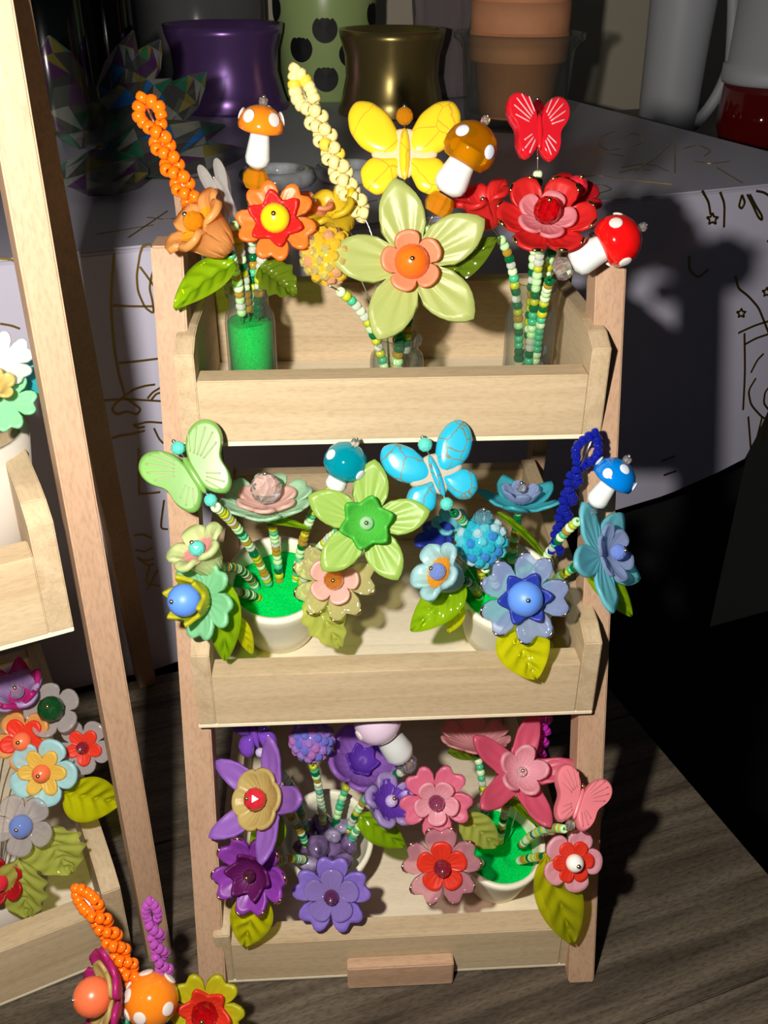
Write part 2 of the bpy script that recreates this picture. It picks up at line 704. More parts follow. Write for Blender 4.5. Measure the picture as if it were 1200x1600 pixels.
def stem(t, base, end, lift=0.5, t0=0.12, t1=0.97, seed=0, size=0.42, side=(0, 0, 0)):
    base, end = np.asarray(base, float), np.asarray(end, float)
    d = end - base
    c = base + np.array([d[0] * (1 - lift) * .6, d[1] * (1 - lift) * .6, d[2] * (.5 + lift * .4)]) + np.asarray(side, float)
    P = bez(base, c, end)
    wire_part(t, P)
    if t1 > t0:
        string_beads(t, P, size, t0, t1, seed=seed)
    return P


# petal colours
def fr(name, c, **k):
    return frost('frost_' + name, c, **k)


PAL = {
    'orange': fr('orange', (0.80, 0.24, 0.03)), 'peach': fr('peach', (0.88, 0.42, 0.13), through=.5), 'amber': fr('amber', (0.85, 0.42, 0.02)),
    'red': fr('red', (0.68, 0.02, 0.02)), 'deepred': fr('deepred', (0.50, 0.008, 0.015)), 'rose': fr('rose', (0.72, 0.28, 0.32)),
    'lemon': fr('lemon', (0.44, 0.50, 0.16), through=.3), 'yellow': fr('yellow', (0.72, 0.55, 0.02)), 'salmon': fr('salmon', (0.80, 0.33, 0.18)),
    'lime': fr('lime', (0.34, 0.52, 0.10), through=.3), 'green': fr('green', (0.10, 0.55, 0.07)), 'mint': fr('mint', (0.28, 0.66, 0.38)),
    'celadon': fr('celadon', (0.45, 0.70, 0.50)), 'palelime': fr('palelime', (0.62, 0.72, 0.36)), 'pinkin': fr('pinkin', (0.76, 0.34, 0.34)),
    'blush': fr('blush', (0.80, 0.52, 0.47)), 'chartreuse': fr('chartreuse', (0.55, 0.53, 0.01)),
    'clearyellow': glassy('petal_clearyellow', (0.62, 0.58, 0.28), .34, (0.93, 0.92, 0.66), .07), 'skyblue': fr('skyblue', (0.44, 0.70, 0.74)),
    'teal': fr('teal', (0.07, 0.50, 0.60)), 'paleteal': fr('paleteal', (0.18, 0.58, 0.68)), 'navy': fr('navy', (0.03, 0.06, 0.45)),
    'iceblue': glassy('petal_iceblue', (0.34, 0.42, 0.7), .34, (0.8, 0.86, 0.95), .07), 'orangein': fr('orangein', (0.85, 0.36, 0.02)),
    'lilac': fr('lilac', (0.38, 0.17, 0.62)), 'lavender': fr('lavender', (0.33, 0.22, 0.70)), 'violet': fr('violet', (0.34, 0.06, 0.50), clear=.2),
    'plum': fr('plum', (0.16, 0.01, 0.14)), 'cream': fr('cream', (0.62, 0.50, 0.18)), 'palelilac': fr('palelilac', (0.45, 0.34, 0.66)),
    'purple': fr('purple', (0.16, 0.05, 0.50)), 'clearlilac': glassy('petal_clearlilac', (0.4, 0.3, 0.66), .34, (0.84, 0.78, 0.95), .07),
    'pink': fr('pink', (0.76, 0.20, 0.33)), 'hotpink': fr('hotpink', (0.66, 0.11, 0.20)), 'palepink': fr('palepink', (0.80, 0.42, 0.50)),
    'clearpink': glassy('petal_clearpink', (0.66, 0.3, 0.38), .34, (0.95, 0.8, 0.82), .07), 'dustpink': fr('dustpink', (0.76, 0.36, 0.38)), 'scarlet': fr('scarlet', (0.80, 0.05, 0.02)),
    'magenta': fr('magenta', (0.55, 0.02, 0.22)), 'clearwhite': glassy('petal_clearwhite', (0.5, 0.46, 0.46), .34, (0.93, 0.9, 0.88), .07), 'aqua': fr('aqua', (0.02, 0.36, 0.42)),
    'white': fr('whitefrost', (0.72, 0.76, 0.74)), 'gold': fr('goldfrost', (0.80, 0.55, 0.10)),
}
CB = {   # centre beads
    'yellow': plain('bead_yellow', (0.82, 0.62, 0.01), .25), 'red': gem('crystal_red', (0.75, 0.02, 0.04)),
    'orange': plain('bead_orange', (0.85, 0.14, 0.01), .2), 'amber': glassy('crystal_amber', (0.72, 0.30, 0.01), .40, (.96, .62, .06), .04),
    'clear': CLEARB, 'teal': plain('bead_teal', (0.10, 0.55, 0.46), .3), 'blue': plain('bead_blue', (0.10, 0.26, 0.78), .45),
    'icy': gem('crystal_icy', (0.72, 0.9, 0.96)), 'bluecr': glassy('crystal_blue', (0.22, 0.34, 0.80), .5, (.5, .6, .95), .05),
    'plum': gem('crystal_plum', (0.45, 0.12, 0.28)), 'lilac': plain('bead_lilac', (0.50, 0.42, 0.66), .3),
    'ruby': plain('bead_ruby', (0.60, 0.02, 0.04), .15), 'white': plain('bead_white', (0.85, 0.82, 0.78), .3),
    'burnt': gem('crystal_burnt', (0.92, 0.42, 0.06)), 'green': plain('bead_bottle_green', (0.004, 0.05, 0.012), .12),
    'palegreen': glassy('bead_pale_green_glass', (0.5, .75, .5), .5), 'coral': plain('bead_coral', (0.85, 0.16, 0.06), .3),
}
PINKB = gem('crystal_pink', (0.92, 0.62, 0.55))


def head(t, p, R, layers, centre=None, pin='silver', clip=True):
    """flower head at place p with basis R; layers: (petals, radius cm, outline, profile, colour, lift, gilt)"""
    top = 0
    for q, L in enumerate(layers):
        n, r, out, pro, colr, lift = L[:6]
        gilt = L[6] if len(L) > 6 else None
        kw = L[7] if len(L) > 7 else {}
        V, F, rim = flower_vf(n, r, out, pro, **kw)
        W = mtx(p + R[:, 2] * lift, R)
        nm = ['flower_bead', 'inner_flower_bead', 'third_flower_bead'][q]
        o = obj(nm, mesh(nm, V, F, PAL[colr]), W, t)
        if gilt:
            M = kw.get('M', 14)
            parts = []
            for k in range(n):
                for a, b in ((2, 5), (9, 12)):
                    pts = [rim[(k * M + i) % len(rim)] for i in range(a, b + 1)]
                    rr = r * .038
                    parts.append(tube_vf(pts, [rr * .5] + [rr] * (len(pts) - 2) + [rr * .5], 7))
            V, F = merge(parts)
            obj('gilt_edge', mesh('gilt_edge', V, F, gilt), W, o)
        top = lift
    if centre:
        r, mname, faceted, zc = centre
        obj('centre_bead', ball_mesh(CB[mname], not faceted), mtx(p + R[:, 2] * zc, R, 2 * r), t)
        if pin:
            obj('pin_head', ball_mesh(SILVER if pin == 'silver' else GOLDPIN), mtx(p + R[:, 2] * (zc + r * 1.02), R, .20), t)


def add_leaf(t, bp, tp, y0, y1, wpx, m, n=(0, 0), bend=.12, curl=0.0, th=0.16, serr=0.0, fold=.12, name='leaf'):
    """glass leaf from photo point bp (depth y0) to tp (depth y1)"""
    a, b = at(*bp, y=y0), at(*tp, y=y1)
    d = b - a
    L = np.linalg.norm(d)
    x = d / L
    nn = nrm(-FWD + RIGHT * n[0] + UP * n[1])
    z = nrm(nn - x * (nn @ x))
    R = np.column_stack([x, np.cross(z, x), z])
    V, F = leaf_vf(L, wpx * cmpx((a + b) / 2), th=th, bend=bend, curl=curl, serr=serr, fold=fold)
    return obj(name, mesh(name, V, F, m), mtx(a, R), t)


def bloom(label, px, py, y, base, layers, centre=None, face=(0, 0), roll=0, pin='silver', leaves=(), lift=.5,
          beads=(.12, .97), seed=0, group=None, cat='flower', name='beaded_flower', back=0.1, side=(0, 0, 0)):
    """layers give their radius in photo pixels; centre = (radius px, material, faceted, lift as share of first radius)"""
    p = at(px, py, y=y)
    k = cmpx(p)
    R = facing(face[0], face[1], roll)
    t = thing(name, label, cat, base, group)
    LL = [(L[0], L[1] * k, L[2], L[3], L[4], L[5] * k, *L[6:]) for L in layers]
    c = (centre[0] * k, centre[1], centre[2], centre[3] * k) if centre else None
    head(t, p, R, LL, c, pin)
    stem(t, base, p - R[:, 2] * back, lift, beads[0], beads[1], seed, side=side)
    for L in leaves:
        add_leaf(t, *L[0:6], **(L[6] if len(L) > 6 else {}))
    return t


def mushroom(label, capc, capd, capr, stem_end, stemr, y, base, cap_m, dot_m, axis_tilt=(0, 0), cap_shape='dome',
             beads=(), dots=None, stem_m=None, lift=.5, bd=(.12, .95), seed=0, finial='clear', group='glass mushroom picks'):
    """lampwork mushroom: cap centre px capc, stem foot px stem_end, cap radius px capr"""
    p = at(*capc, y=y)
    k = cmpx(p)
    q = at(*stem_end, y=y - capd)
    ax = nrm(p - q)
    t = thing('glass_mushroom', label, 'mushroom', base, group)
    r = capr * k
    R = frame_z(ax, -FWD)
    if cap_shape == 'dome':
        prof = [(0, -.34 * r), (.45 * r, -.36 * r), (.80 * r, -.40 * r), (.98 * r, -.30 * r), (1.0 * r, -.10 * r), (.93 * r, .16 * r), (.78 * r, .40 * r), (.55 * r, .58 * r), (.28 * r, .68 * r), (0, .71 * r)]
    else:
        prof = [(0, -.62 * r), (.4 * r, -.64 * r), (.75 * r, -.58 * r), (.96 * r, -.30 * r), (1.0 * r, .0), (.92 * r, .36 * r), (.72 * r, .66 * r), (.42 * r, .86 * r), (.18 * r, .93 * r), (0, .94 * r)]
    V, F = lathe_vf(prof, 32)
    cap = obj('cap', mesh('mushroom_cap', V, F, cap_m), mtx(p, R), t)
    rz = [(a, b) for a, b in prof]
    for (az, el, s) in (dots or [(20, 35, .30), (100, 25, .30), (180, 30, .3), (250, 20, .32), (320, 28, .3)]):
        a, e = math.radians(az), math.radians(el)
        if cap_shape == 'dome':
            d = np.array([math.cos(a) * math.cos(e) * r, math.sin(a) * math.cos(e) * r, (math.sin(e) * .78 - .10) * r])
        else:
            d = np.array([math.cos(a) * math.cos(e) * r, math.sin(a) * math.cos(e) * r, math.sin(e) * .92 * r])
        nn = nrm(d * np.array([1, 1, 1.3]))
        V, F = lathe_vf(ball_prof(s * r, .07 * r, 8), 16)
        obj('spot', mesh('spot', V, F, dot_m), mtx(p + R @ (d * .985), R @ frame_z(nn)), cap)
    L = np.linalg.norm(p - q)
    sr = stemr * k
    V, F = lathe_vf([(0, -.02), (sr * .55, 0), (sr * .95, L * .10), (sr * 1.05, L * .22), (sr * .92, L * .5), (sr * .78, L * .78), (sr * .82, L), (0, L)], 24)
    obj('stalk', mesh('mushroom_stalk', V, F, stem_m or MILK), mtx(q, R), t)
    topz = .94 if cap_shape != 'dome' else .71
    if finial:
        V, F = lathe_vf([(.05, 0), (.15, .0), (.18, .12), (.15, .26), (.05, .27)], 12, close=True)
        obj('tip_bead', mesh('tip_bead', V, F, CLEARB), mtx(p + R[:, 2] * (r * topz), R), t)
        obj('pin_head', ball_mesh(SILVER), mtx(p + R[:, 2] * (r * topz + .3), R, .15), t)
    e = q.copy()
    for (mm, size) in beads:
        s = size * k
        e = e - ax * s * .42
        obj('crystal_bead', rondelle_mesh(mm), mtx(e, R, s), t)
        e = e - ax * s * .42
    stem(t, base, e, lift, bd[0], bd[1], seed)
    return t


def wing_vf(pts, th, bulge=0.35, nr=5):
    """closed outline pts (x, y) puffed to a lens of thickness th"""
    P = np.array(pts, float)
    # smooth the outline
    m = 48
    seg = np.linalg.norm(np.diff(np.vstack([P, P[:1]]), axis=0), axis=1)
    cum = np.concatenate([[0], np.cumsum(seg)])
    Q = np.vstack([P, P[:1]])
    s = np.linspace(0, cum[-1], m, endpoint=False)
    O = np.column_stack([np.interp(s, cum, Q[:, i]) for i in range(2)])
    for _ in range(3):
        O = .25 * np.roll(O, 1, 0) + .5 * O + .25 * np.roll(O, -1, 0)
    c = O.mean(0)
    V, F = [], []
    levels = [(1, 0)] + [(math.cos(a) * (1 - bulge) + bulge * math.cos(a) ** 2 if False else 1 - bulge * (1 - math.cos(a)), math.sin(a)) for a in np.linspace(0, math.pi / 2, nr)[1:]]
    for side in (1, -1):
        for (f, h) in levels[(0 if side == 1 else 1):]:
            for o in O:
                q = c + (o - c) * f
                V.append((q[0], q[1], side * h * th / 2))
    A = len(levels)
    for k in range(A - 1):
        for i in range(m):
            j = (i + 1) % m
            F.append((k * m + i, k * m + j, (k + 1) * m + j, (k + 1) * m + i))
    b0 = A * m
    for k in range(A - 1):
        for i in range(m):
            j = (i + 1) % m
            lo = (lambda x: x) if k == 0 else (lambda x, k=k: b0 + (k - 1) * m + x)
            F.append((lo(j), lo(i), b0 + k * m + i, b0 + k * m + j))
    # caps
    V.append((c[0], c[1], th / 2 * (1.04 if bulge > .3 else 1.0)))
    ct = len(V) - 1
    V.append((c[0], c[1], -th / 2 * (1.04 if bulge > .3 else 1.0)))
    cb = len(V) - 1
    for i in range(m):
        j = (i + 1) % m
        F.append(((A - 1) * m + i, (A - 1) * m + j, ct))
        F.append((b0 + (A - 2) * m + j, b0 + (A - 2) * m + i, cb))
    return V, F


UPW = [(.05, .00), (.08, .28), (.28, .66), (.58, .88), (.88, .90), (1.02, .66), (.98, .34), (.78, .06), (.48, -.10), (.18, -.12)]
LOW = [(.06, -.10), (.34, -.12), (.62, -.12), (.80, -.34), (.74, -.64), (.50, -.80), (.24, -.70), (.08, -.36)]
WNG = [(.03, .24), (.16, .60), (.42, .86), (.74, .92), (.98, .74), (1.02, .46), (.90, .20), (.70, .02), (.65, -.14), (.70, -.36), (.60, -.66), (.40, -.82), (.18, -.66), (.03, -.46)]


def butterfly(label, px, py, y, rpx, base, m, style='cabochon', face=(0, 0), roll=0, headb='clear', footb=None, joint=None, vein=None,
              lift=.5, bd=(.12, .95), seed=0, th=.34, squeeze=1.0, group='butterfly picks', pin='silver'):
    p = at(px, py, y=y)
    k = cmpx(p)
    r = rpx * k
    R = facing(face[0], face[1], roll)
    t = thing('butterfly_bead', label, 'butterfly', base, group)
    q = squeeze
    for sx in (1, -1):
        for nm, sh in ((('upper_wing', UPW), ('lower_wing', LOW)) if style == 'cabochon' else (('wing', WNG),)):
            pts = [(sx * a * r * q, b * r) for a, b in sh]
            if sx < 0:
                pts = pts[::-1]
            V, F = wing_vf(pts, th * (.9 if nm == 'lower_wing' else 1.0), bulge=.5 if style == 'cabochon' else .13)
            me = mesh(nm, V, F, m)
            if style != 'cabochon':
                fl_ = [True] * (len(F) - 96) + [False] * 96
                me.polygons.foreach_set('use_smooth', fl_)
            w = obj(nm, me, mtx(p, R), t)
            if style == 'carved' and vein:
                parts = []
                for a0, rr0, rr1 in ((64, .44, .84), (53, .40, 1.0), (42, .38, 1.02), (31, .38, .98), (19, .38, .84), (-34, .30, .62), (-48, .32, .74), (-62, .34, .74)):
                    a = math.radians(a0)
                    pts3 = [(sx * math.cos(a) * f * r * q, math.sin(a) * f * r, th * .5) for f in np.linspace(rr0, rr1, 6)]
                    parts.append(tube_vf(pts3, .020 * r, 5))
                V, F = merge(parts)
                obj('engraved_vein', mesh('engraved_vein', V, F, vein), mtx(p, R), w)
    if joint:                                   # the matrix between the stones
        pts = [(.30 * r, .30 * r), (.12 * r, .40 * r), (-.12 * r, .40 * r), (-.30 * r, .30 * r), (-.62 * r, -.02 * r), (-.60 * r, -.14 * r), (-.2 * r, -.2 * r), (-.12 * r, -.5 * r), (.12 * r, -.5 * r), (.2 * r, -.2 * r), (.60 * r, -.14 * r), (.62 * r, -.02 * r)]
        V, F = wing_vf(pts, th * .62, .2)
        obj('matrix_web', mesh('matrix_web', V, F, joint), mtx(p, R), t)
    V, F = lathe_vf(ball_prof(.10 * r, .46 * r, 12), 16)
    Rb = R @ np.array([[1, 0, 0], [0, 0, 1], [0, -1, 0.0]])
    obj('body', mesh('butterfly_body', V, F, m), mtx(p + R[:, 2] * th * .32 - R[:, 1] * .08 * r, Rb), t)
    e = p + R[:, 1] * (r * .46)
    if headb:
        s = .32 * r
        obj('head_bead', ball_mesh(CB[headb], False), mtx(e + R[:, 1] * s * .5, R, s), t)
        obj('pin_head', ball_mesh(SILVER if pin == 'silver' else GOLDPIN), mtx(e + R[:, 1] * (s * 1.05), R, .17), t)
    elif pin:
        obj('pin_head', ball_mesh(SILVER if pin == 'silver' else GOLDPIN), mtx(e + R[:, 1] * .0, R, .2), t)
    b = p - R[:, 1] * r * .62
    if footb:
        s = .30 * r
        obj('foot_bead', ball_mesh(CB[footb], False), mtx(b - R[:, 1] * s * .3, R, s), t)
        b = b - R[:, 1] * s * .8
    wire_part(t, [b, p + R[:, 1] * r * .5])
    stem(t, base, b, lift, bd[0], bd[1], seed)
    return t


def twist(label, path, y, base, m, size=.46, amp=.21, turns=4.5, loop=.55, alt=None, lift=.5, seed=0, group='twisted bead sprigs', bd=(0, 0)):
    """two bead strands twisted about the photo path (first point = looped tip)"""
    if np.isscalar(y):
        y = [y] * len(path)
    P = np.array([at(u, v, y=yy) for (u, v), yy in zip(path, y)])
    seg = np.linalg.norm(np.diff(P, axis=0), axis=1)
    cum = np.concatenate([[0], np.cumsum(seg)])
    L = cum[-1]
    t = thing('twisted_bead_sprig', label, 'bead sprig', base, group)
    rr = random.Random(seed)
    n = int(L * math.sqrt(1 + (amp * 2 * math.pi * turns / L) ** 2) / (size * .70))
    for st in (0, 1):
        for i in range(n + 1):
            f = i / n
            s = f * L
            p = np.array([np.interp(s, cum, P[:, k]) for k in range(3)])
            q = np.array([np.interp(min(L, s + .2), cum, P[:, k]) for k in range(3)]) - np.array([np.interp(max(0, s - .2), cum, P[:, k]) for k in range(3)])
            d = nrm(q)
            x = nrm(np.cross(d, -FWD))
            z = np.cross(x, d)
            g = f / .22 if f < .22 else 1
            a = amp * (1 + loop * math.sin(math.pi * min(1, g)) * (1 if f < .22 else 0)) * min(1, math.sqrt(max(0, g)) * 1.1)
            if f < .22:
                an = math.pi * st
            else:
                an = math.pi * st + 2 * math.pi * turns * (f - .22)
            off = x * math.cos(an) * a + z * math.sin(an) * a
            if i == 0 and st == 1:
                continue
            tang = nrm(d + (-x * math.sin(an) + z * math.cos(an)) * (a * 2 * math.pi * turns / L if f >= .22 else 0) + (x * math.cos(an) * 1.4 if f < .08 else 0))
            mm = alt if (alt and rr.random() < .12) else m
            obj('seed_bead', bead_mesh(mm), mtx(p + off, frame_z(tang), size * rr.uniform(.93, 1.07)), t)
    wire_part(t, [p for p in P], .05)
    stem(t, base, P[-1], lift, bd[0], bd[1], seed)
    return t


def stud_ball(label, px, py, y, rpx, base, m, stud_ms, top=None, lift=.5, bd=(.12, .92), seed=0, nst=64, topm='icy', group='rhinestone ball picks', pinaxis=(0, 1)):
    p = at(px, py, y=y)
    k = cmpx(p)
    r = rpx * k
    t = thing('rhinestone_ball', label, 'bead ball', base, group)
    obj('ball', ball_mesh(m), mtx(p, None, 2 * r * .86), t)
    rr = random.Random(seed + 5)

    def mk(sm):
        V, F = lathe_vf([(0, -.3), (.5, -.25), (.5, .05), (.30, .34), (0, .36)], 7)
        return mesh('rhinestone', V, F, sm, False)
    for i in range(nst):
        zz = 1 - 2 * (i + .5) / nst
        a = i * 2.39996
        d = np.array([math.sqrt(1 - zz * zz) * math.cos(a), math.sqrt(1 - zz * zz) * math.sin(a), zz])
        sm = rr.choice(stud_ms)
        me = cached(('stud', sm.name), lambda: mk(sm))
        obj('rhinestone', me, mtx(p + d * r * .86, frame_z(d), r * .38), t)
    if top:
        u = nrm(UP * pinaxis[1] + RIGHT * pinaxis[0] - FWD * .6)
        obj('crystal_bead', rondelle_mesh(CB[topm]), mtx(p + u * r * 1.0, frame_z(u), top * k), t)
        obj('pin_head', ball_mesh(SILVER), mtx(p + u * (r * 1.0 + top * k * .5), None, .2), t)
    stem(t, base, p - UP * r, lift, bd[0], bd[1], seed)
    return t


# ================================================================== SETTING
# ---- the wood-grain table the stands are on; its planks run at about 15.5 degrees
TU = math.radians(17.0)
RT = np.array([[math.cos(TU), -math.sin(TU), 0], [math.sin(TU), math.cos(TU), 0], [0, 0, 1]])
table = thing('wood_grain_table', 'dark brown wood grain tabletop under the pale wooden stands', 'table', (0, 0, -2.5))
u_end = math.cos(TU) * 18.63 + math.sin(TU) * 9.57
seam = -(math.sin(TU)) * 10.9 + math.cos(TU) * -2.99
V_END = 26.2
for v0, v1 in ((seam + 18, V_END), (seam, seam + 18), (seam - 18, seam), (seam - 36, seam - 18)):
    V, F = box_vf(-62, u_end, v0 + .02, v1 - .02, -2.4, 0, .06)
    obj('plank', mesh('plank', V, F, DESK, False), mtx((0, 0, 0), RT), table)
V, F = box_vf(-61, u_end - .4, seam - 35, V_END - .5, -5.5, -2.41, 0)
obj('table_underside', mesh('table_underside', V, F, plain('black_edge', (.01, .009, .008), .7), False), mtx((0, 0, 0), RT), table)

# ---- the paper-covered table behind
ZT = 28.4
PA, PB = at(180, 388, z=ZT), at(1200, 288, z=ZT)
TE = nrm(PB - PA)                              # along its front edge
TN = np.array([-TE[1], TE[0], 0])              # away from the viewer
FACE = (PA, TN)
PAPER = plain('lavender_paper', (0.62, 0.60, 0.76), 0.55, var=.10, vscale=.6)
PAPER_SHADED = plain('lavender_paper_shaded', (0.52, 0.50, 0.62), 0.42, var=.10, vscale=.6)  # same paper, darkened to paint in the grazing light on top
FOIL = plain('gold_foil_line', (0.45, 0.30, 0.08), 0.38, 1.0)
ptab = thing('paper_covered_table', 'table covered in lavender paper printed with gold foil line drawings', 'table', PA + TN * 20 - np.array([0, 0, 68]))
RF = np.column_stack([TE, TN, [0, 0, 1]])
x_l, x_r, depth = -24.0, 52.0, 62.0
V, F = box_vf(x_l, x_r, 0, depth, -.5, 0, .12)
obj('paper_top', mesh('paper_top', V, F, PAPER_SHADED, False), mtx(PA, RF), ptab)
hem = [(-20, -28.35)] + [((at(*q, plane=FACE) - PA) @ TE, at(*q, plane=FACE)[2] - ZT) for q in
                        [(240, 1046), (640, 905), (900, 815), (1030, 776), (1052, 768), (1120, 738), (1163, 716), (1182, 680), (1200, 640), (1230, 560)]]
pts = [(x_l, -28.35)] + hem + [(x_r, hem[-1][1] + 8), (x_r, -.3), (x_l, -.3)]  # hem raised towards the right, shaping in the dark area below it
V = [(a, -.05, b) for a, b in pts] + [(a, .15, b) for a, b in pts]
n = len(pts)
F = [tuple(range(n)), tuple(range(n, 2 * n))[::-1]] + [(i, i + n, (i + 1) % n + n, (i + 1) % n) for i in range(n)]
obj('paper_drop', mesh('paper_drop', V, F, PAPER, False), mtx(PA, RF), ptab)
V, F = box_vf(x_l, x_r - 1, 4, depth - 1, -68, -.5, 0)
obj('table_body', mesh('table_body', V, F, plain('under_table_shade', (.003, .003, .0035), .8), False), mtx(PA, RF), ptab)  # body coloured black so the space below the hem reads as shade


def print_line(q, w=.10, on='face', closed=False):
    if on == 'face':
        P = [at(*s, plane=FACE) - TN * .09 for s in q]
    else:
        P = [at(*s, z=ZT) + np.array([0, 0, .03]) for s in q]
    # resample with a smooth spline
    A = np.array(P + ([P[0]] if closed else []))
    t = np.arange(len(A))
    tt = np.linspace(0, len(A) - 1, (len(A) - 1) * 5 + 1)
    A2 = np.column_stack([np.interp(tt, t, A[:, i]) for i in range(3)])
    for _ in range(2):
        B = A2.copy()
        B[1:-1] = .25 * A2[:-2] + .5 * A2[1:-1] + .25 * A2[2:]
        A2 = B
    nn = -TN if on == 'face' else np.array([0, 0, 1.0])
    V, F = [], []
    for i in range(len(A2)):
        d = nrm(A2[min(i + 1, len(A2) - 1)] - A2[max(0, i - 1)])
        s = np.cross(d, nn) * w / 2
        V += [tuple(A2[i] + s), tuple(A2[i] - s), tuple(A2[i] - s - nn * .05), tuple(A2[i] + s - nn * .05)]
    for i in range(len(A2) - 1):
        for k in range(4):
            F.append((4 * i + k, 4 * i + (k + 1) % 4, 4 * i + 4 + (k + 1) % 4, 4 * i + 4 + k))
    p0 = np.array(WM[ptab.name].translation) / S
    obj('foil_line', mesh('foil_line', [tuple(np.array(v) - p0) for v in V], F, FOIL, False), WM[ptab.name].copy(), ptab)


def star5(c, r, on='face'):
    P = []
    for i in range(11):
        a = math.pi / 2 + i * math.pi / 5
        q = r if i % 2 == 0 else r * .42
        P.append((c[0] + q * math.cos(a), c[1] - q * math.sin(a)))
    print_line(P, .14, on)


for q in ([(178, 396), (174, 440), (173, 480), (177, 540), (186, 590), (195, 617)], [(218, 398), (213, 430), (215, 455), (226, 480), (240, 490), (238, 470), (233, 450), (236, 432), (240, 420)],
          [(218, 398), (222, 384), (233, 381), (246, 388)], [(218, 416), (230, 432), (240, 446)], [(176, 477), (205, 478), (240, 478)], [(186, 567), (220, 563), (252, 559)],
          [(162, 625), (200, 623), (252, 626)], [(196, 617), (180, 630), (174, 640), (182, 648), (198, 642), (214, 648), (220, 638), (208, 630), (196, 621)],
          [(196, 617), (210, 607), (226, 602), (242, 600)], [(230, 622), (238, 612), (252, 604)], [(236, 624), (244, 614), (256, 612)],
          [(208, 664), (230, 658), (255, 660)], [(208, 664), (216, 668), (226, 666)], [(240, 668), (248, 685), (255, 692)], [(175, 684), (190, 680), (205, 678), (226, 672)],
          [(216, 700), (217, 770)], [(216, 772), (250, 768)], [(256, 780), (250, 825), (262, 826)], [(209, 836), (222, 834), (236, 840)], [(211, 858), (226, 862), (238, 855)],
          [(213, 870), (228, 876), (240, 872)], [(216, 872), (232, 884), (240, 880)], [(234, 884), (226, 910), (250, 915)], [(246, 890), (238, 905), (230, 922)],
          [(0, 403), (14, 404), (31, 411)], [(0, 505), (18, 508), (31, 513)]):
    print_line(q, .12)
for q in ([(1096, 298), (1106, 315), (1109, 335)], [(1124, 300), (1131, 318), (1130, 355)], [(1158, 304), (1163, 316), (1158, 326), (1153, 322), (1158, 304)], [(1166, 303), (1174, 318), (1184, 340), (1190, 344), (1189, 336), (1180, 322), (1170, 303)],
          [(1180, 298), (1192, 300), (1204, 308)], [(1148, 430), (1152, 450), (1168, 462), (1184, 480), (1192, 500), (1200, 520)], [(1152, 520), (1178, 508), (1204, 500)], [(1162, 520), (1163, 580), (1160, 640)],
          [(1162, 538), (1180, 528), (1204, 520)], [(1192, 552), (1182, 562), (1172, 582)], [(1180, 590), (1168, 610), (1172, 632), (1190, 652), (1204, 656)], [(1204, 600), (1194, 612), (1192, 630), (1202, 642)],
          [(1190, 650), (1180, 690)], [(1200, 655), (1192, 690)], [(1168, 650), (1172, 700)], [(1032, 720), (1054, 712)], [(1036, 742), (1056, 735)], [(1076, 400), (1076, 422), (1090, 434), (1106, 420)]):
    print_line(q, .16)
star5((1112, 342), 10)
star5((1157, 489), 8)
star5((1197, 456), 8)
star5((1204, 378), 7)
for q in ([(960, 205), (938, 214), (936, 228), (952, 236), (968, 232)], [(975, 216), (985, 208), (1000, 210), (1004, 222), (990, 228)], [(1050, 222), (1024, 246), (992, 268)], [(1055, 215), (1054, 270)],
          [(972, 262), (1000, 256), (1024, 258), (1044, 268)], [(968, 270), (995, 263), (1018, 266)], [(905, 276), (935, 274), (975, 280), (1050, 288)], [(916, 292), (940, 288), (958, 296), (930, 304), (912, 300)],
          [(1068, 232), (1090, 226), (1112, 236), (1100, 244)], [(1086, 252), (1110, 256), (1140, 252)], [(1120, 262), (1160, 286)], [(925, 238), (950, 240), (975, 244)],
          [(200, 372), (230, 352), (262, 330)], [(150, 366), (190, 360), (240, 352)], [(230, 340), (262, 344), (290, 338)], [(560, 320), (590, 312), (620, 318)]):
    print_line(q, .10, 'top')

# ---- wall beyond, floor far below
WALLM = plain('beige_wall', (0.76, 0.68, 0.53), 0.9, bump=.15, bscale=20)
V, F = box_vf(-120, 160, 0, 2, -90, 120, 0)
w = obj('wall_back', mesh('wall_back', V, F, WALLM, False), mtx(PA + TN * 66 + np.array([0, 0, -28.4]), RF))
w['kind'] = 'structure'
w['label'] = 'plain beige wall behind the covered table'
V, F = box_vf(-160, 200, -160, 160, -78, -75, 0)
fl = obj('floor', mesh('floor', V, F, plain('dark_floor', (.006, .005, .005), .9), False))
fl['kind'] = 'structure'
fl['label'] = 'dark floor far below the tables'


# ================================================================== STANDS
def build_tray(root, W0, X, ts, tr, y0, z0, h, hk, depth_, back_h, name='tray', th=.35):
    """tray in the stand's own frame; W0 = stand matrix"""
    e = bpy.data.objects.new(name, None)
    e.empty_display_size = .005
    link(e, W0 @ mtx((0, y0, z0)), root)
    Wt = W0 @ mtx((0, y0, z0))
    V, F = box_vf(-X, X, .02, depth_ - .02, 0, th * .55, .03)
    obj('floor_panel', mesh('floor_panel', V, F, PLY, False), Wt, e)
    V, F = box_vf(-X + ts + .01, X - ts - .01, 0, tr, th * .55, h, .05)
    obj('front_rail', mesh('front_rail', V, F, PINE_X, False), Wt, e)
    V, F = box_vf(-X + ts + .01, X - ts - .01, depth_ - .9, depth_, th * .55, back_h, .05)
    obj('back_panel', mesh('back_panel', V, F, PINE_X, False), Wt, e)
    prof = [(0, th * .55), (depth_, th * .55), (depth_, back_h + .15), (2.0, hk + .55), (.95, hk + .42), (0, hk)]
    for s in (-1, 1):
        V, F = prism_vf(prof, s * X, s * (X - ts), .05)
        obj('side_panel', mesh('side_panel', V, F, PINE_Y, False), Wt, e)
    return e


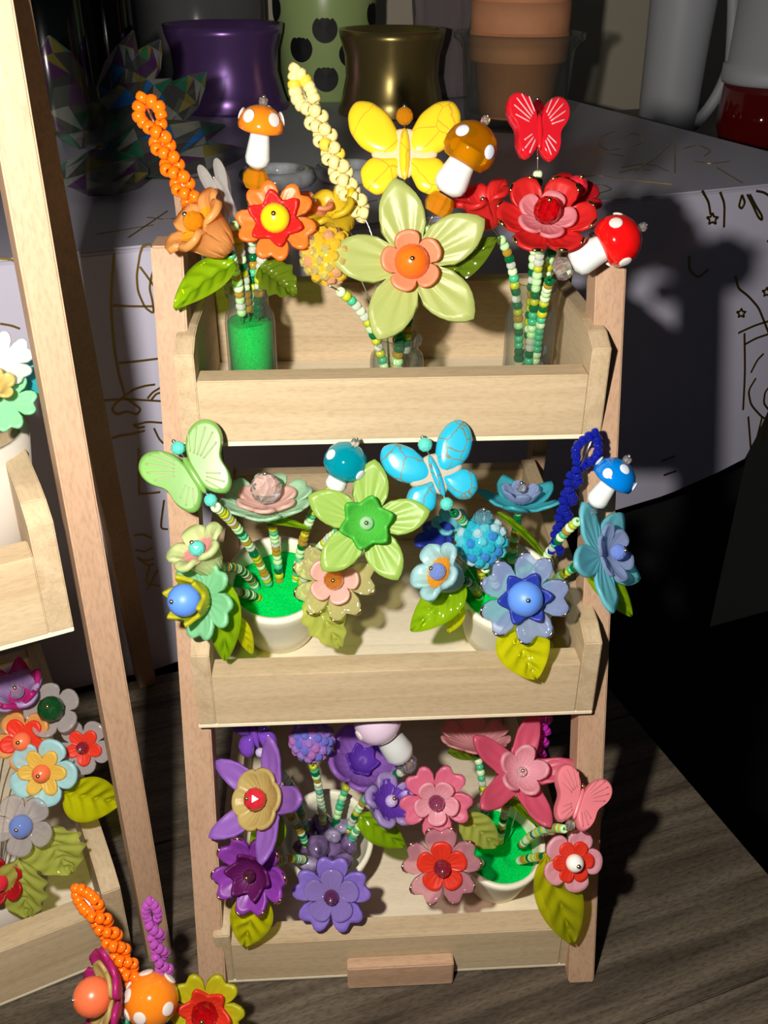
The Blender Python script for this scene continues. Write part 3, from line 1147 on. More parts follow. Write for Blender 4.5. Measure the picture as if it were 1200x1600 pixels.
def leg_vf(x0, x1, y0, b, H, d, round_foot=.35):
    """leaning post; front face y = y0 + b z"""
    prof = [(y0, 0), (y0 + d, 0), (y0 + d + b * H, H), (y0 + b * H, H)]
    return prism_vf(prof, x0, x1, .07)


X, TS, TR = 8.5, .76, 1.0
stand = thing('tiered_stand', 'pale pine three tier display stand holding three rows of bead flowers', 'display stand', (0, 8, 0), 'tiered wooden stands')
W0 = Matrix.Identity(4)
T1, T2, T3 = (6.66, 25.11), (2.71, 13.70), (0.0, .12)
H_, HK = 2.84, 3.92
build_tray(stand, W0, X, TS, 1.15, *T1, H_, HK, 9.55, 4.05)
build_tray(stand, W0, X, TS, 1.15, *T2, H_, HK, 15.2, 4.5)
t3 = build_tray(stand, W0, X, TS, 1.15, *T3, H_, 3.45, 19.0, 3.7)
XO, WL, LA, LB = 9.29, 1.22, -.84, .30
for s in (-1, 1):
    a, b = s * XO, s * (XO - WL)
    V, F = leg_vf(a, b, LA, LB, 32.6, 1.5)
    obj('front_leg', mesh('front_leg', V, F, BEECH, False), W0, stand)
    V, F = leg_vf(a, s * (X + .02), 21.5, -.16, 33.0, 1.3)
    obj('rear_leg', mesh('rear_leg', V, F, BEECH, False), W0, stand)
V, F = box_vf(-2.42, 2.55, -.62, -.005, .12, 1.62, .06)
obj('front_block', mesh('front_block', V, F, BEECH_X, False), W0, stand)

# ---- the larger stand on the left, turned by about 24 degrees
TH = math.radians(23.7)
RL = np.array([[math.cos(TH), -math.sin(TH), 0], [math.sin(TH), math.cos(TH), 0], [0, 0, 1]])
QB = at(160, 1508, z=.1)
FX, FY, GAP = 3.19, -.89, 1.70
XL = 11.4                                     # half width of its trays
QC = QB + RL @ np.array([FX - GAP - XL, 0, 0]) - np.array([0, 0, .1])
WL0 = mtx(QC, RL)
stand2 = thing('tiered_stand', 'larger pine display stand with taller posts, cut off at the picture edge', 'display stand', QC + RL @ np.array([0, 8, 0]), 'tiered wooden stands')
build_tray(stand2, WL0, XL, .86, 1.3, -1.66, 41.4, 3.5, 4.75, 12.0, 5.2)
build_tray(stand2, WL0, XL, .86, 1.3, -1.66, 20.8, 3.5, 4.75, 15.0, 5.4)
build_tray(stand2, WL0, XL, .86, 1.3, 0.0, .1, 3.6, 4.75, 19.0, 5.6)
for s in (-1, 1):
    xo = s * (XL + GAP)
    V, F = leg_vf(xo, s * (XL + GAP - 1.12), FY, .01, 47.5, 1.5)
    obj('front_leg', mesh('front_leg', V, F, BEECH, False), WL0, stand2)
    if s > 0:
        foot = np.array(WL0.inverted() @ Vector(np.array([-15.1, 22.6, 0]) * S)) / S
    else:
        foot = np.array([xo, 19.5, 0])
    topp = np.array([xo + s * .1, 1.2, 47.0])
    cs = [(-.75, -.7), (.35, -.7), (.35, .7), (-.75, .7)]
    V = [tuple(foot + np.array([a_, b_, 0])) for a_, b_ in cs] + [tuple(topp + np.array([a_, b_, 0])) for a_, b_ in cs]
    F = [(3, 2, 1, 0), (4, 5, 6, 7)] + [(i, (i + 1) % 4, (i + 1) % 4 + 4, i + 4) for i in range(4)]
    obj('rear_leg', mesh('rear_leg', V, F, BEECH, False), WL0, stand2)


# ================================================================== CONTAINERS
def vial(label, px, y, r, h, z0, ref=540):
    p = at(px, ref, y=y)
    p = np.array([p[0], y, z0])
    o = [(0, 0), (r * .9, 0), (r, .12), (r, h * .70), (r * .96, h * .76), (r * .80, h * .83), (r * .78, h * .90), (r * .90, h * .92), (r * .93, h * .97), (r * .88, h)]
    i = [(r * .70, h), (r * .68, h * .84), (r * .86, h * .76), (r * .91, h * .70), (r * .91, .22), (0, .18)]
    V, F = lathe_vf(o + i, 36)
    t = obj('glass_vial', mesh('glass_vial', V, F, GLASS), mtx(p))
    tag(t, label, 'vial', 'clear glass vials')
    return p


ZF1, ZF2, ZF3 = T1[1] + .2, T2[1] + .2, T3[1] + .2
VA = vial('clear glass vial filled with bright green sand, top tray', 393, 10.4, 1.04, 5.3, ZF1)
VB = vial('short clear vial with grey pebbles below the big yellow daffodil', 620, 9.3, 1.12, 3.4, ZF1, 555)
VC = vial('clear glass vial with bead strings and grey stones below the red flower', 826, 10.4, 1.06, 5.3, ZF1)


def lumpy_disc(r, h0, h1, rough, n=30, seed=0, slope=0.0):
    """heap of sand: a filled disc with an uneven top"""
    rr = np.random.default_rng(seed)
    prof_r = [0.0, .18, .36, .54, .72, .88, 1.0]
    V, F = [(0, 0, h1)], []
    N = n
    ph = rr.uniform(0, 6.28, 6)
    for k in prof_r[1:]:
        for i in range(N):
            a = 2 * math.pi * i / N
            z = h1 + rough * (math.sin(2 * a + ph[0]) * k + .6 * math.sin(3 * a + ph[1] + 4 * k) * k + .5 * math.sin(5 * a + ph[2] - 5 * k) * k) + slope * k * math.sin(a)
            V.append((r * k * math.cos(a), r * k * math.sin(a), z))
    for i in range(N):
        F.append((0, 1 + i, 1 + (i + 1) % N))
        for k in range(len(prof_r) - 2):
            b = 1 + k * N
            F.append((b + i, b + N + i, b + N + (i + 1) % N, b + (i + 1) % N))
    b = 1 + (len(prof_r) - 2) * N
    o = len(V)
    for i in range(N):
        a = 2 * math.pi * i / N
        V.append((r * .96 * math.cos(a), r * .96 * math.sin(a), h0))
    for i in range(N):
        F.append((b + (i + 1) % N, b + i, o + i, o + (i + 1) % N))
    F.append(tuple(range(o, o + N))[::-1])
    return V, F


V, F = lumpy_disc(.93, .2, 3.75, .05, seed=1)
tag(obj('green_sand', mesh('green_sand', V, F, SANDG), mtx(VA)), 'bright green sand filling the glass vial', 'sand', None, 'stuff')

TILT = math.radians(14)
RP = np.array([[1, 0, 0], [0, math.cos(TILT), -math.sin(TILT)], [0, math.sin(TILT), math.cos(TILT)]])


def pot(label, px, py, zfloor, rtop, h=3.4, m=None):
    c = at(px, py, z=zfloor + h * .97 + .35)
    rb = rtop * .72
    ax = RP[:, 2]
    base = c - ax * h
    base[2] = zfloor + max(rb * .8 * 1.12 * math.sin(TILT), rb * 1.12 * math.sin(TILT) - .15 * math.cos(TILT), rb * 1.10 * 1.12 * math.sin(TILT) - h * .3 * math.cos(TILT))
    o = [(0, 0), (rb * .8, 0), (rb, .15), (rb * 1.10, h * .3), (rtop * .96, h * .80), (rtop, h * .93), (rtop * .99, h)]
    i = [(rtop * .90, h), (rtop * .86, h * .85), (rb * .98, h * .3), (rb * .8, .35), (0, .3)]
    V, F = lathe_vf(o + i, 44)
    V = [(v[0], v[1] * 1.12, v[2]) for v in V]
    t = obj('ceramic_pot', mesh('ceramic_pot', V, F, m or WHITE), mtx(base, RP))
    tag(t, label, 'pot', 'small cream pots')
    return base, ax


def pot_sand(label, base, rtop, h, level, seed, rough=.12):
    V, F = lumpy_disc(rtop * .86, h * .5, h * level, rough, 40, seed)
    V = [(v[0], v[1] * 1.12, v[2]) for v in V]
    tag(obj('green_sand', mesh('green_sand', V, F, SANDG), mtx(base, RP)), label, 'sand', None, 'stuff')


KD = 1 / 33.9
PD, AX = pot('cream pot of green sand under the green flowers, middle tray', 432, 902, ZF2, 80 / 33.9)
PE, _ = pot('cream pot of green sand under the blue flowers, middle tray', 792, 912, ZF2, 82 / 34.2)
PF, _ = pot('cream pot of purple stones under the purple flowers, bottom tray', 512, 1305, ZF3, 72 / 31.0)
PG, _ = pot('cream pot of green sand under the pink flowers, bottom tray', 782, 1312, ZF3, 70 / 31.1)
pot_sand('bright green sand in the pot under the green flowers', PD, 80 / 33.9, 3.4, .80, 3)
pot_sand('bright green sand in the pot under the blue flowers', PE, 82 / 34.2, 3.4, .84, 4, .16)
pot_sand('bright green sand in the pot under the pink flowers', PG, 70 / 31.1, 3.4, .66, 5, .22)


def stone_me(m, seed):
    def mk():
        bm = bmesh.new()
        bmesh.ops.create_icosphere(bm, subdivisions=2, radius=.5)
        r = random.Random(seed)
        k = [Vector((r.uniform(-1, 1), r.uniform(-1, 1), r.uniform(-1, 1))).normalized() for _ in range(7)]
        for v in bm.verts:
            n = v.co.normalized()
            f = 1
            for q in k:
                f = min(f, .78 / max(.5, n.dot(q)) if n.dot(q) > .5 else 1)
            v.co = n * .5 * f
        bm.verts.index_update()
        V = [tuple(v.co) for v in bm.verts]
        F = [[v.index for v in f.verts] for f in bm.faces]
        bm.free()
        return mesh('stone', V, F, m)
    return cached(('stone', m.name, seed), mk)


AME = plain('amethyst', (0.16, 0.10, 0.24), .2, coat=.4, var=.85, vscale=22)
AME2 = plain('pale_amethyst', (0.32, 0.27, 0.42), .15, coat=.5, var=.6, vscale=28)
GREYST = glassy('grey_quartz', (0.30, 0.34, 0.36), .45, (.6, .64, .66))
rs = random.Random(3)
for q, (dx, dy, dz, s, m) in enumerate([(-1.1, .7, 2.35, 1.15, AME), (-.25, .9, 2.45, 1.2, AME), (.75, .7, 2.4, 1.0, AME2), (-1.25, -.25, 2.3, 1.0, AME), (-.5, -.35, 2.5, 1.35, AME),
                                        (.25, .15, 2.6, .9, AME2), (1.05, -.2, 2.35, 1.05, AME), (-.1, -1.25, 2.3, 1.05, AME), (.75, -1.05, 2.3, 1.0, AME), (-.95, -1.15, 2.2, .9, AME2),
                                        (0, 0, 1.6, 2.2, AME), (1.2, .5, 1.9, 1.0, AME)]):
    p = PF + RP @ np.array([dx, dy, dz + .45])
    R = np.array(Matrix.Rotation(rs.uniform(0, 6), 3, 'Z') @ Matrix.Rotation(rs.uniform(0, 3), 3, 'X'))
    tag(obj('amethyst_chip', stone_me(m, q % 5), mtx(p, R, (s * 1.18, s * .98, s * .86))), ('dark purple tumbled stone in the pot under the purple flowers' if m is AME else 'pale lilac tumbled stone in the pot under the purple flowers'), 'stone', 'purple stones in the pot')
for q, (c, dx, dy, dz, s) in enumerate([(VB, -.45, -.3, .65, .9), (VB, .4, -.2, .6, .85), (VB, -.1, .4, .6, .9), (VB, -.35, -.1, 1.25, .8), (VB, .3, .1, 1.3, .75)]):
    tag(obj('grey_pebble', stone_me(GREYST, q), mtx(c + np.array([dx, dy, dz]), None, (s, s * .9, s * .8))), 'grey glassy pebble inside the short vial', 'stone', 'pebbles in the short vial')
for q, (dx, dy, dz, s) in enumerate([(-.4, -.3, .6, .85), (.35, -.35, .6, .9), (.1, .35, .65, 1.0), (.35, -.1, 1.45, 1.0), (.5, .1, 2.2, .8), (.1, .2, 2.0, .8)]):
    tag(obj('grey_pebble', stone_me(GREYST, q), mtx(VC + np.array([dx, dy, dz]), None, (s, s * .85, s * .95))), 'grey glassy stone inside the tall vial below the red flower', 'stone', 'stones in the tall vial')


def pot_spot(base, dx, dy, h=2.2):
    return base + RP @ np.array([dx, dy, h])


# ================================================================== TOP TRAY
ORB = plain('bead_orange_opaque', (0.92, 0.16, 0.004), .18)
PYB = plain('bead_pale_yellow', (0.78, 0.68, 0.30), .2)
PYB2 = plain('bead_strong_yellow', (0.80, 0.58, 0.06), .2)
A = VA + np.array([0, 0, 2.6])
B = VB + np.array([0, 0, .9])
Cc = VC + np.array([0, 0, 1.0])


def off(p, x=0, y=0, z=0):
    return p + np.array([x, y, z], float)


twist('bright orange twisted bead sprig with open loop, above the top tray', [(222, 152), (240, 190), (258, 238), (280, 280), (304, 322)], [10.5, 10.3, 10, 9.6, 9.3], off(A, -.3), ORB, .52, .26, 2.6, .9, seed=1, lift=.8)
CAPO = plain('cap_orange', (0.84, 0.22, 0.01), .12, coat=.5)
DOTW = plain('spot_white', (0.72, 0.63, 0.60), .2)
mushroom('orange glass mushroom with white spots and amber bead, top tray', (408, 191), 0, 36, (401, 262), 19, 11.2, off(A, .2, .2), CAPO, DOTW,
         beads=[(CB['amber'], 42)], dots=[(-70, 22, .36), (-150, 22, .34), (-10, 20, .3), (60, 30, .3), (140, 30, .3), (-110, 62, .2)], lift=.85, bd=(.3, .97), seed=2)
butterfly('clear butterfly bead seen edge-on beside the orange bell flower', 345, 303, 9.6, 60, off(A, 0, -.2), glassy('clear_moulding', (.60, .58, .56), .26, (.90, .88, .86), .05), 'carved', roll=22, headb=None, lift=.8, squeeze=.36, th=.9, seed=3, bd=(.3, .95))
bloom('peach bell flower with yellow heart and amber bead, top tray', 352, 388, 7.6, off(A, -.25, -.25), [(5, 98, 'round', 'bell', 'peach', 0), (5, 48, 'round', 'dish', 'amber', 46)], (16, 'amber', True, 66),
      face=(-1.05, .75), roll=20, leaves=[((368, 412), (272, 482), 8.0, 7.2, 66, LEAFG, dict(n=(-.1, .5), bend=.16, th=.3))], lift=.75, seed=4, beads=(.3, .9))
bloom('orange heart petal flower with red star and yellow bead, top tray', 432, 346, 8.6, off(A, .3, -.1), [(5, 64, 'heart', 'flat', 'orange', 0), (6, 48, 'star', 'dish', 'red', 6)], (23, 'yellow', False, 18),
      roll=10, pin='gold', leaves=[((405, 418), (462, 462), 9.0, 8.6, 62, LEAFD, dict(serr=.12, n=(0, .4)))], lift=.8, seed=5, beads=(.25, .95))

twist('pale yellow twisted bead sprig, tallest behind the daffodil', [(461, 108), (476, 150), (497, 192), (521, 245), (545, 300), (567, 336)], [12.0, 11.8, 11.4, 11, 10.6, 10.2], off(B, -.3), PYB, .52, .26, 4.2, .35, PYB2, seed=6, lift=.8)
WEBY = plain('matrix_beige', (0.62, 0.50, 0.28), .8, bump=.6, bscale=50)
butterfly('yellow stone butterfly with amber head bead, top tray', 632, 236, 11.0, 88, off(B, 0, .3), stone_cracked('yellow_howlite', (0.80, 0.55, 0.02), (.62, .34, .03), .22, 7, .02), 'cabochon', headb='amber', joint=WEBY, lift=.85, seed=7, th=.55)
CAPA = glassy('cap_amber', (0.50, 0.19, 0.0), .30, (.88, .50, .03))
DOTB = plain('spot_pale_blue', (0.62, 0.68, 0.80), .15)
mushroom('clear amber glass mushroom with pale blue spots, top tray', (735, 231), .3, 43, (696, 302), 26, 9.2, off(B, .3), CAPA, DOTB, cap_shape='ball', beads=[(CB['amber'], 46)],
         dots=[(-120, -5, .28), (-50, -5, .26), (-20, 5, .24), (-150, 45, .2), (60, 20, .26), (140, 10, .26)], lift=.75, seed=8, bd=(.25, .96))
bloom('large pale yellow daffodil with salmon heart and orange bead', 643, 412, 8.0, off(B, 0, -.3), [(5, 132, 'ovate', 'flat', 'lemon', 0, None, dict(curl=.02, vein=.018, th=.06)), (5, 51, 'round', 'dish', 'salmon', 10)], (27, 'orange', False, 20),
      face=(0, -.08), roll=66, pin='gold', leaves=[((690, 438), (776, 372), 8.8, 9.0, 46, LEAFD)], lift=.8, seed=9, beads=(.05, .9))
YB = glassy('ball_yellow', (0.78, 0.48, 0.02), .65, (.85, .6, .1))
YST = [glassy('stud_yellow', (0.78, 0.50, 0.04), .55, (.9, .7, .2)), plain('stud_gold_flash', (0.85, 0.70, 0.20), .1, .6), glassy('stud_rose_amber', (0.75, 0.42, 0.22), .5)]
stud_ball('amber yellow rhinestone ball with pink bead, left of the daffodil', 513, 400, 8.8, 46, off(B, -.35, -.2), YB, YST, top=34, topm='clear', lift=.7, seed=10, pinaxis=(-1.0, .7))
bloom('translucent yellow bell flower behind the rhinestone ball', 540, 356, 10.6, off(B, -.2, .2), [(4, 74, 'round', 'bell', 'yellow', 0)], None, face=(-.6, .75), lift=.8, seed=11, beads=(0, 0))
bloom('small salmon bud peeking out between the orange and yellow flowers', 490, 350, 10.9, off(B, -.4, .2), [(4, 56, 'round', 'bell', 'salmon', 0)], (7, 'coral', True, 30), face=(.1, 1.2), lift=.8, seed=12, beads=(0, 0))

butterfly('red glass butterfly with white veins and red crystal, top tray', 840, 204, 11.2, 62, off(Cc, 0, .2), plain('red_glass', (0.62, 0.01, 0.02), .12, coat=.5), 'carved', headb='red', vein=plain('vein_pink', (.75, .35, .38), .5), lift=.85, squeeze=.84, th=.6, seed=13, face=(.25, 0), bd=(.2, .95))
bloom('deep red lotus flower with pink heart and red crystal', 850, 352, 8.4, off(Cc, 0, -.3), [(6, 84, 'round', 'dish', 'red', 0, GOLDTRIM, dict(th=.06)), (5, 50, 'round', 'dish', 'rose', 12)], (22, 'red', True, 34), face=(0, .45), roll=30, pin='gold', lift=.8, seed=14, beads=(0, .9))
CAPR = plain('cap_red', (0.70, 0.005, 0.005), .1, coat=.6)
mushroom('red glass mushroom with white spots hanging over the post', (963, 376), 0, 41, (893, 412), 25, 7.5, off(Cc, .3, -.2), CAPR, DOTW, cap_shape='ball', beads=[(CLEARB, 38)],
         dots=[(-100, 20, .26), (-135, -30, .26), (-40, -15, .26), (60, 10, .26), (160, -5, .26), (10, 30, .2)], lift=.7, seed=15, bd=(0, .9))
bloom('scarlet bell flower between the amber mushroom and the red lotus', 766, 352, 9.6, off(Cc, -.35), [(5, 76, 'round', 'bell', 'red', 0)], (7, 'ruby', True, 36), face=(-.6, 1.4), lift=.8, seed=16, beads=(0, .9))
bloom('dark red flower tucked behind the red lotus', 893, 312, 10.3, off(Cc, .3, .2), [(5, 50, 'round', 'dish', 'deepred', 0)], (17, 'ruby', True, 24), face=(.3, .8), pin='gold', lift=.8, seed=17, beads=(0, .9))

# ================================================================== MIDDLE TRAY, GREEN POT
GRST = plain('green_howlite', (0.17, 0.38, 0.08), .25, coat=.3, var=.2, vscale=6)
butterfly('light green stone butterfly leaning over the left post', 302, 738, 5.0, 72, pot_spot(PD, -.3, .2), GRST, 'carved', roll=32, headb='teal', footb='teal', vein=plain('vein_olive', (.34, .42, .20), .7), lift=.3, seed=21, th=.5, bd=(.05, .98))
bloom('mint green lotus with blush heart and clear crystal', 418, 798, 6.6, pot_spot(PD, .1, .3), [(6, 80, 'frill', 'dish', 'celadon', 0, None, dict(th=.05)), (6, 52, 'round', 'dish', 'blush', 10)], (25, 'clear', True, 40),
      face=(0, 1.7), leaves=[((395, 812), (484, 826), 6.4, 6.4, 26, LEAFG, dict(n=(0, 1.6)))], lift=.6, seed=22, beads=(.05, .97))
bloom('pale lime bell flower with pink heart and teal bead', 334, 888, 3.6, pot_spot(PD, -.9, .1), [(5, 80, 'round', 'bell', 'palelime', 0), (6, 42, 'sixp', 'dish', 'pinkin', 36)], (13, 'teal', True, 48), face=(-.75, 1.15), lift=.4, seed=23, beads=(.1, .9))
bloom('green heart petal flower with yellow tulip and blue bead', 318, 935, 2.9, pot_spot(PD, -.7, -.4), [(5, 66, 'heart', 'flat', 'mint', 0), (6, 66, 'star', 'tulip', 'chartreuse', 8)], (26, 'blue', False, 42),
      face=(-.65, .0), roll=15, leaves=[((352, 908), (352, 1032), 3.4, 2.6, 52, LEAFG, dict(bend=.1, th=.3)), ((372, 962), (394, 1022), 3.8, 3.6, 24, LEAFY)], lift=.3, seed=24, beads=(.05, .9))
CAPT = glassy('cap_teal', (0.0, 0.26, 0.34), .75, (.1, .5, .6))
mushroom('small teal glass mushroom with white spots under the top tray', (540, 723), 0, 35, (521, 764), 17, 5.8, pot_spot(PD, .8, .4), CAPT, DOTB, cap_shape='ball',
         dots=[(-130, 20, .26), (-55, -25, .26), (40, 20, .26), (150, 0, .26)], lift=.5, seed=25, bd=(.05, .95))
bloom('large lime green daffodil with bright green trumpet', 573, 818, 4.4, pot_spot(PD, 1.0, .0), [(5, 102, 'ovate', 'flat', 'lime', 0, None, dict(curl=.02, vein=.018, th=.06)), (6, 54, 'star', 'cup', 'green', 6)], (11, 'palegreen', False, 14),
      face=(0, .05), roll=47, lift=.5, seed=26, beads=(.1, .9))
bloom('clear yellow gilt edged flower with pink heart and orange bead', 522, 905, 5.2, pot_spot(PD, 1.0, -.6), [(5, 66, 'heart', 'flat', 'clearyellow', 0, GOLDTRIM), (5, 42, 'round', 'dish', 'blush', 6)], (16, 'burnt', True, 16),
      roll=38, pin='gold', leaves=[((486, 928), (532, 1012), 5.3, 4.6, 62, LEAFP, dict(serr=.1))], lift=.4, seed=27, beads=(.1, .9))

# ================================================================== MIDDLE TRAY, BLUE POT
TURQ = stone_cracked('turquoise', (0.02, 0.40, 0.60), (.16, .18, .10), .2, 11)
butterfly('turquoise stone butterfly with brown veins, middle tray', 680, 738, 5.4, 74, pot_spot(PE, -.9, .4), TURQ, 'cabochon', roll=20, headb='teal', footb='teal', joint=plain('matrix_grey', (.42, .38, .30), .8, bump=.6, bscale=50), lift=.5, seed=31, th=.55)
TB = glassy('ball_teal', (0.03, 0.46, 0.60), .75, (.2, .6, .7))
TST = [glassy('stud_teal', (0.03, 0.48, 0.62), .6, (.3, .7, .8)), glassy('stud_blue', (0.05, 0.28, 0.66), .6, (.3, .5, .9)), glassy('stud_cyan', (0.12, 0.62, 0.72), .6, (.4, .8, .9)), glassy('stud_ice', (0.50, 0.72, 0.78), .55, (.7, .9, .95))]
stud_ball('teal rhinestone ball with ice blue bead, middle tray', 753, 846, 5.8, 43, pot_spot(PE, -.3, .2), TB, TST, top=30, lift=.5, seed=32)
bloom('pale blue bell flower with orange heart and blue crystal', 714, 908, 4.1, pot_spot(PE, -1.1, -.2), [(5, 78, 'round', 'bell', 'skyblue', 0), (5, 38, 'round', 'dish', 'orangein', 34)], (14, 'bluecr', True, 46), face=(-1.15, .6), pin='gold',
      leaves=[((726, 912), (642, 986), 4.4, 3.8, 58, LEAFG, dict(bend=.16, th=.3, n=(0, .3))), ((722, 946), (700, 988), 4.6, 4.4, 24, LEAFY)], lift=.4, seed=33, beads=(.1, .9))
bloom('ice blue silver edged flower with navy star and blue bead', 818, 934, 3.0, pot_spot(PE, .2, -.8), [(5, 72, 'heart', 'flat', 'iceblue', 0, CHROME), (6, 46, 'star', 'dish', 'navy', 8)], (28, 'blue', False, 20),
      roll=36, leaves=[((800, 968), (836, 1060), 2.9, 1.9, 84, LEAFY, dict(bend=.06))], lift=.4, seed=34, beads=(.1, .9))
bloom('teal daffodil lying open towards the ceiling, under the top tray', 812, 790, 7.8, pot_spot(PE, .3, .6), [(5, 74, 'ovate', 'dish', 'teal', 0, None, dict(th=.06)), (6, 40, 'round', 'cup', 'iceblue', 8)], (8, 'clear', True, 30), face=(.05, 2.2),
      leaves=[((776, 802), (860, 880), 7.6, 6.6, 24, LEAFG, dict(n=(.4, 1.6)))], lift=.6, seed=35, beads=(.05, .95))
NAVB = glassy('bead_navy', (0.01, 0.02, 0.40), .45, (.10, .14, .85), .04)
twist('navy blue twisted bead sprig with open loop', [(930, 676), (914, 712), (896, 750), (884, 795), (868, 862)], [5.5, 5.5, 5.6, 5.9, 6.3], pot_spot(PE, .7, .3), NAVB, .40, .20, 3.2, 1.6, seed=36, lift=.5)
CAPB = plain('cap_blue', (0.0, 0.18, 0.62), .1, coat=.6)
mushroom('blue glass mushroom with pale spots beside the right post', (962, 742), 0, 35, (927, 789), 17, 4.6, pot_spot(PE, 1.0, .1), CAPB, DOTB,
         beads=[(CLEARB, 26)], dots=[(-110, 30, .24), (100, 60, .26), (-10, 15, .26), (60, 15, .24), (170, 10, .24)], lift=.35, seed=37, bd=(.05, .9))
bloom('teal daffodil turned aside over the right post', 940, 868, 3.6, pot_spot(PE, 1.1, -.3), [(5, 94, 'ovate', 'flat', 'paleteal', 0, None, dict(th=.06, curl=.03)), (6, 50, 'round', 'dish', 'iceblue', 12)], (13, 'bluecr', True, 30),
      face=(1.0, .30), roll=20, leaves=[((912, 866), (986, 962), 3.8, 3.4, 44, LEAFG, dict(th=.3, bend=.05))], lift=.25, seed=38, beads=(.05, .9))
bloom('navy bell flower half hidden behind the lime daffodil', 690, 858, 7.4, pot_spot(PE, -1.0, .3), [(5, 52, 'round', 'bell', 'navy', 0)], None, face=(-.5, .7), lift=.5, seed=39, beads=(0, 0))
bloom('small teal bell flower below the turquoise butterfly', 706, 834, 7.8, pot_spot(PE, -.7, .7), [(5, 46, 'round', 'bell', 'paleteal', 0)], None, face=(-.2, .9), lift=.5, seed=40, beads=(0, 0))

# ================================================================== BOTTOM TRAY, PURPLE POT
butterfly('glossy purple butterfly bead cut off by the middle tray', 397, 1140, 4.6, 52, pot_spot(PF, -1.0, .4), plain('purple_glass', (0.16, 0.05, 0.42), .12, coat=.6, var=.3, vscale=7), 'cabochon', roll=15, headb=None, footb='lilac', lift=.5, seed=51, th=.6, bd=(.05, .98), squeeze=.75)
LB_ = glassy('ball_lilac', (0.34, 0.18, 0.62), .7, (.6, .4, .8))
LST = [glassy('stud_lilac', (0.42, 0.25, 0.70), .6, (.7, .5, .9)), glassy('stud_periwinkle', (0.20, 0.22, 0.75), .6), glassy('stud_orchid', (0.55, 0.22, 0.60), .6)]
stud_ball('lilac rhinestone ball on a bead stem, bottom tray', 487, 1155, 5.8, 37, pot_spot(PF, -.2, .5), LB_, LST, lift=.6, seed=52, bd=(.05, .97))
bloom('lilac cupped flower with purple star below the middle tray', 563, 1195, 6.6, pot_spot(PF, .3, .5), [(5, 70, 'round', 'cup', 'lilac', 0), (6, 34, 'star', 'cup', 'purple', 8)], None, face=(.2, .7), roll=20,
      leaves=[((540, 1212), (596, 1204), 6.4, 6.4, 34, LEAFD, dict(n=(0, 1.2)))], lift=.6, seed=53, beads=(.05, .97))
CAPL = plain('cap_lavender', (0.66, 0.52, 0.66), .12, coat=.5)
mushroom('pale lavender glass mushroom leaning from under the middle tray', (590, 1128), 0, 38, (630, 1184), 24, 4.2, pot_spot(PF, .9, .4), CAPL, DOTW, cap_shape='ball', beads=[(CLEARB, 34)],
         dots=[(-90, -5, .24), (20, 10, .24), (140, 15, .24)], lift=.5, seed=54, bd=(.1, .95))
bloom('lilac lily with cream heart and ruby bead', 415, 1250, 1.8, pot_spot(PF, -1.0, -.3), [(5, 108, 'lily', 'dish', 'lilac', 0, None, dict(th=.05)), (6, 52, 'scallop', 'dish', 'cream', 8)], (18, 'ruby', True, 26), face=(-.7, .35), roll=34, pin='gold',
      leaves=[((440, 1275), (395, 1330), 2.0, 1.6, 50, LEAFG)], lift=.4, seed=55, beads=(.1, .9))
bloom('violet gilt edged flower with plum star, at the bottom left corner', 396, 1362, .4, pot_spot(PF, -.9, -.8), [(5, 66, 'heart', 'dish', 'violet', 0, GILT), (6, 48, 'star', 'cup', 'plum', 4)], (10, 'plum', True, 18), face=(-.25, .0), roll=20, pin='gold',
      leaves=[((404, 1392), (382, 1476), .2, -.5, 66, LEAFY, dict(bend=.1, th=.3))], lift=.3, seed=56, beads=(.1, .9))
bloom('lavender heart petal flower with clear heart, bottom tray front', 518, 1396, .9, pot_spot(PF, .1, -1.0), [(5, 62, 'heart', 'flat', 'lavender', 0), (5, 44, 'round', 'flat', 'clearlilac', 8)], (12, 'plum', True, 14), face=(0, -.05), roll=52, lift=.3, seed=57, beads=(.1, .9))
bloom('pale lilac bell flower with purple heart beside the pink flower', 592, 1268, 3.8, pot_spot(PF, 1.0, -.2), [(5, 72, 'round', 'bell', 'palelilac', 0), (5, 38, 'round', 'dish', 'purple', 36)], (10, 'lilac', True, 46), face=(.6, .8), pin='gold',
      leaves=[((562, 1272), (632, 1322), 3.8, 3.2, 46, LEAFG, dict(th=.3))], lift=.4, seed=58, beads=(.05, .9))

# ================================================================== BOTTOM TRAY, PINK POT
bloom('dusty pink lotus seen from the side below the middle tray', 742, 1164, 6.6, pot_spot(PG, -.6, .6), [(6, 62, 'frill', 'dish', 'dustpink', 0, None, dict(th=.05))], None, face=(0, 3.0),
      leaves=[((700, 1176), (756, 1182), 6.4, 6.4, 30, LEAFD, dict(n=(0, 1.2)))], lift=.6, seed=61, beads=(.05, .97))
bloom('rose pink lily with pale pink trumpet, bottom tray', 812, 1208, 3.2, pot_spot(PG, .1, .3), [(5, 100, 'lily', 'dish', 'hotpink', 0, None, dict(th=.05)), (5, 50, 'sixp', 'cup', 'palepink', 6)], (8, 'clear', True, 14), face=(.12, .45), roll=40,
      leaves=[((776, 1238), (842, 1292), 3.4, 3.0, 26, LEAFG, dict(n=(.2, 1.6)))], lift=.6, seed=62, beads=(.05, .95))
MAGB = glassy('bead_magenta', (0.62, 0.03, 0.52), .55, (.8, .2, .75))
twist('magenta twisted bead sprig below the middle tray', [(853, 1108), (852, 1135), (848, 1160), (841, 1186)], 5.2, pot_spot(PG, .6, .5), MAGB, .34, .17, 2.2, .2, seed=63, lift=.5)
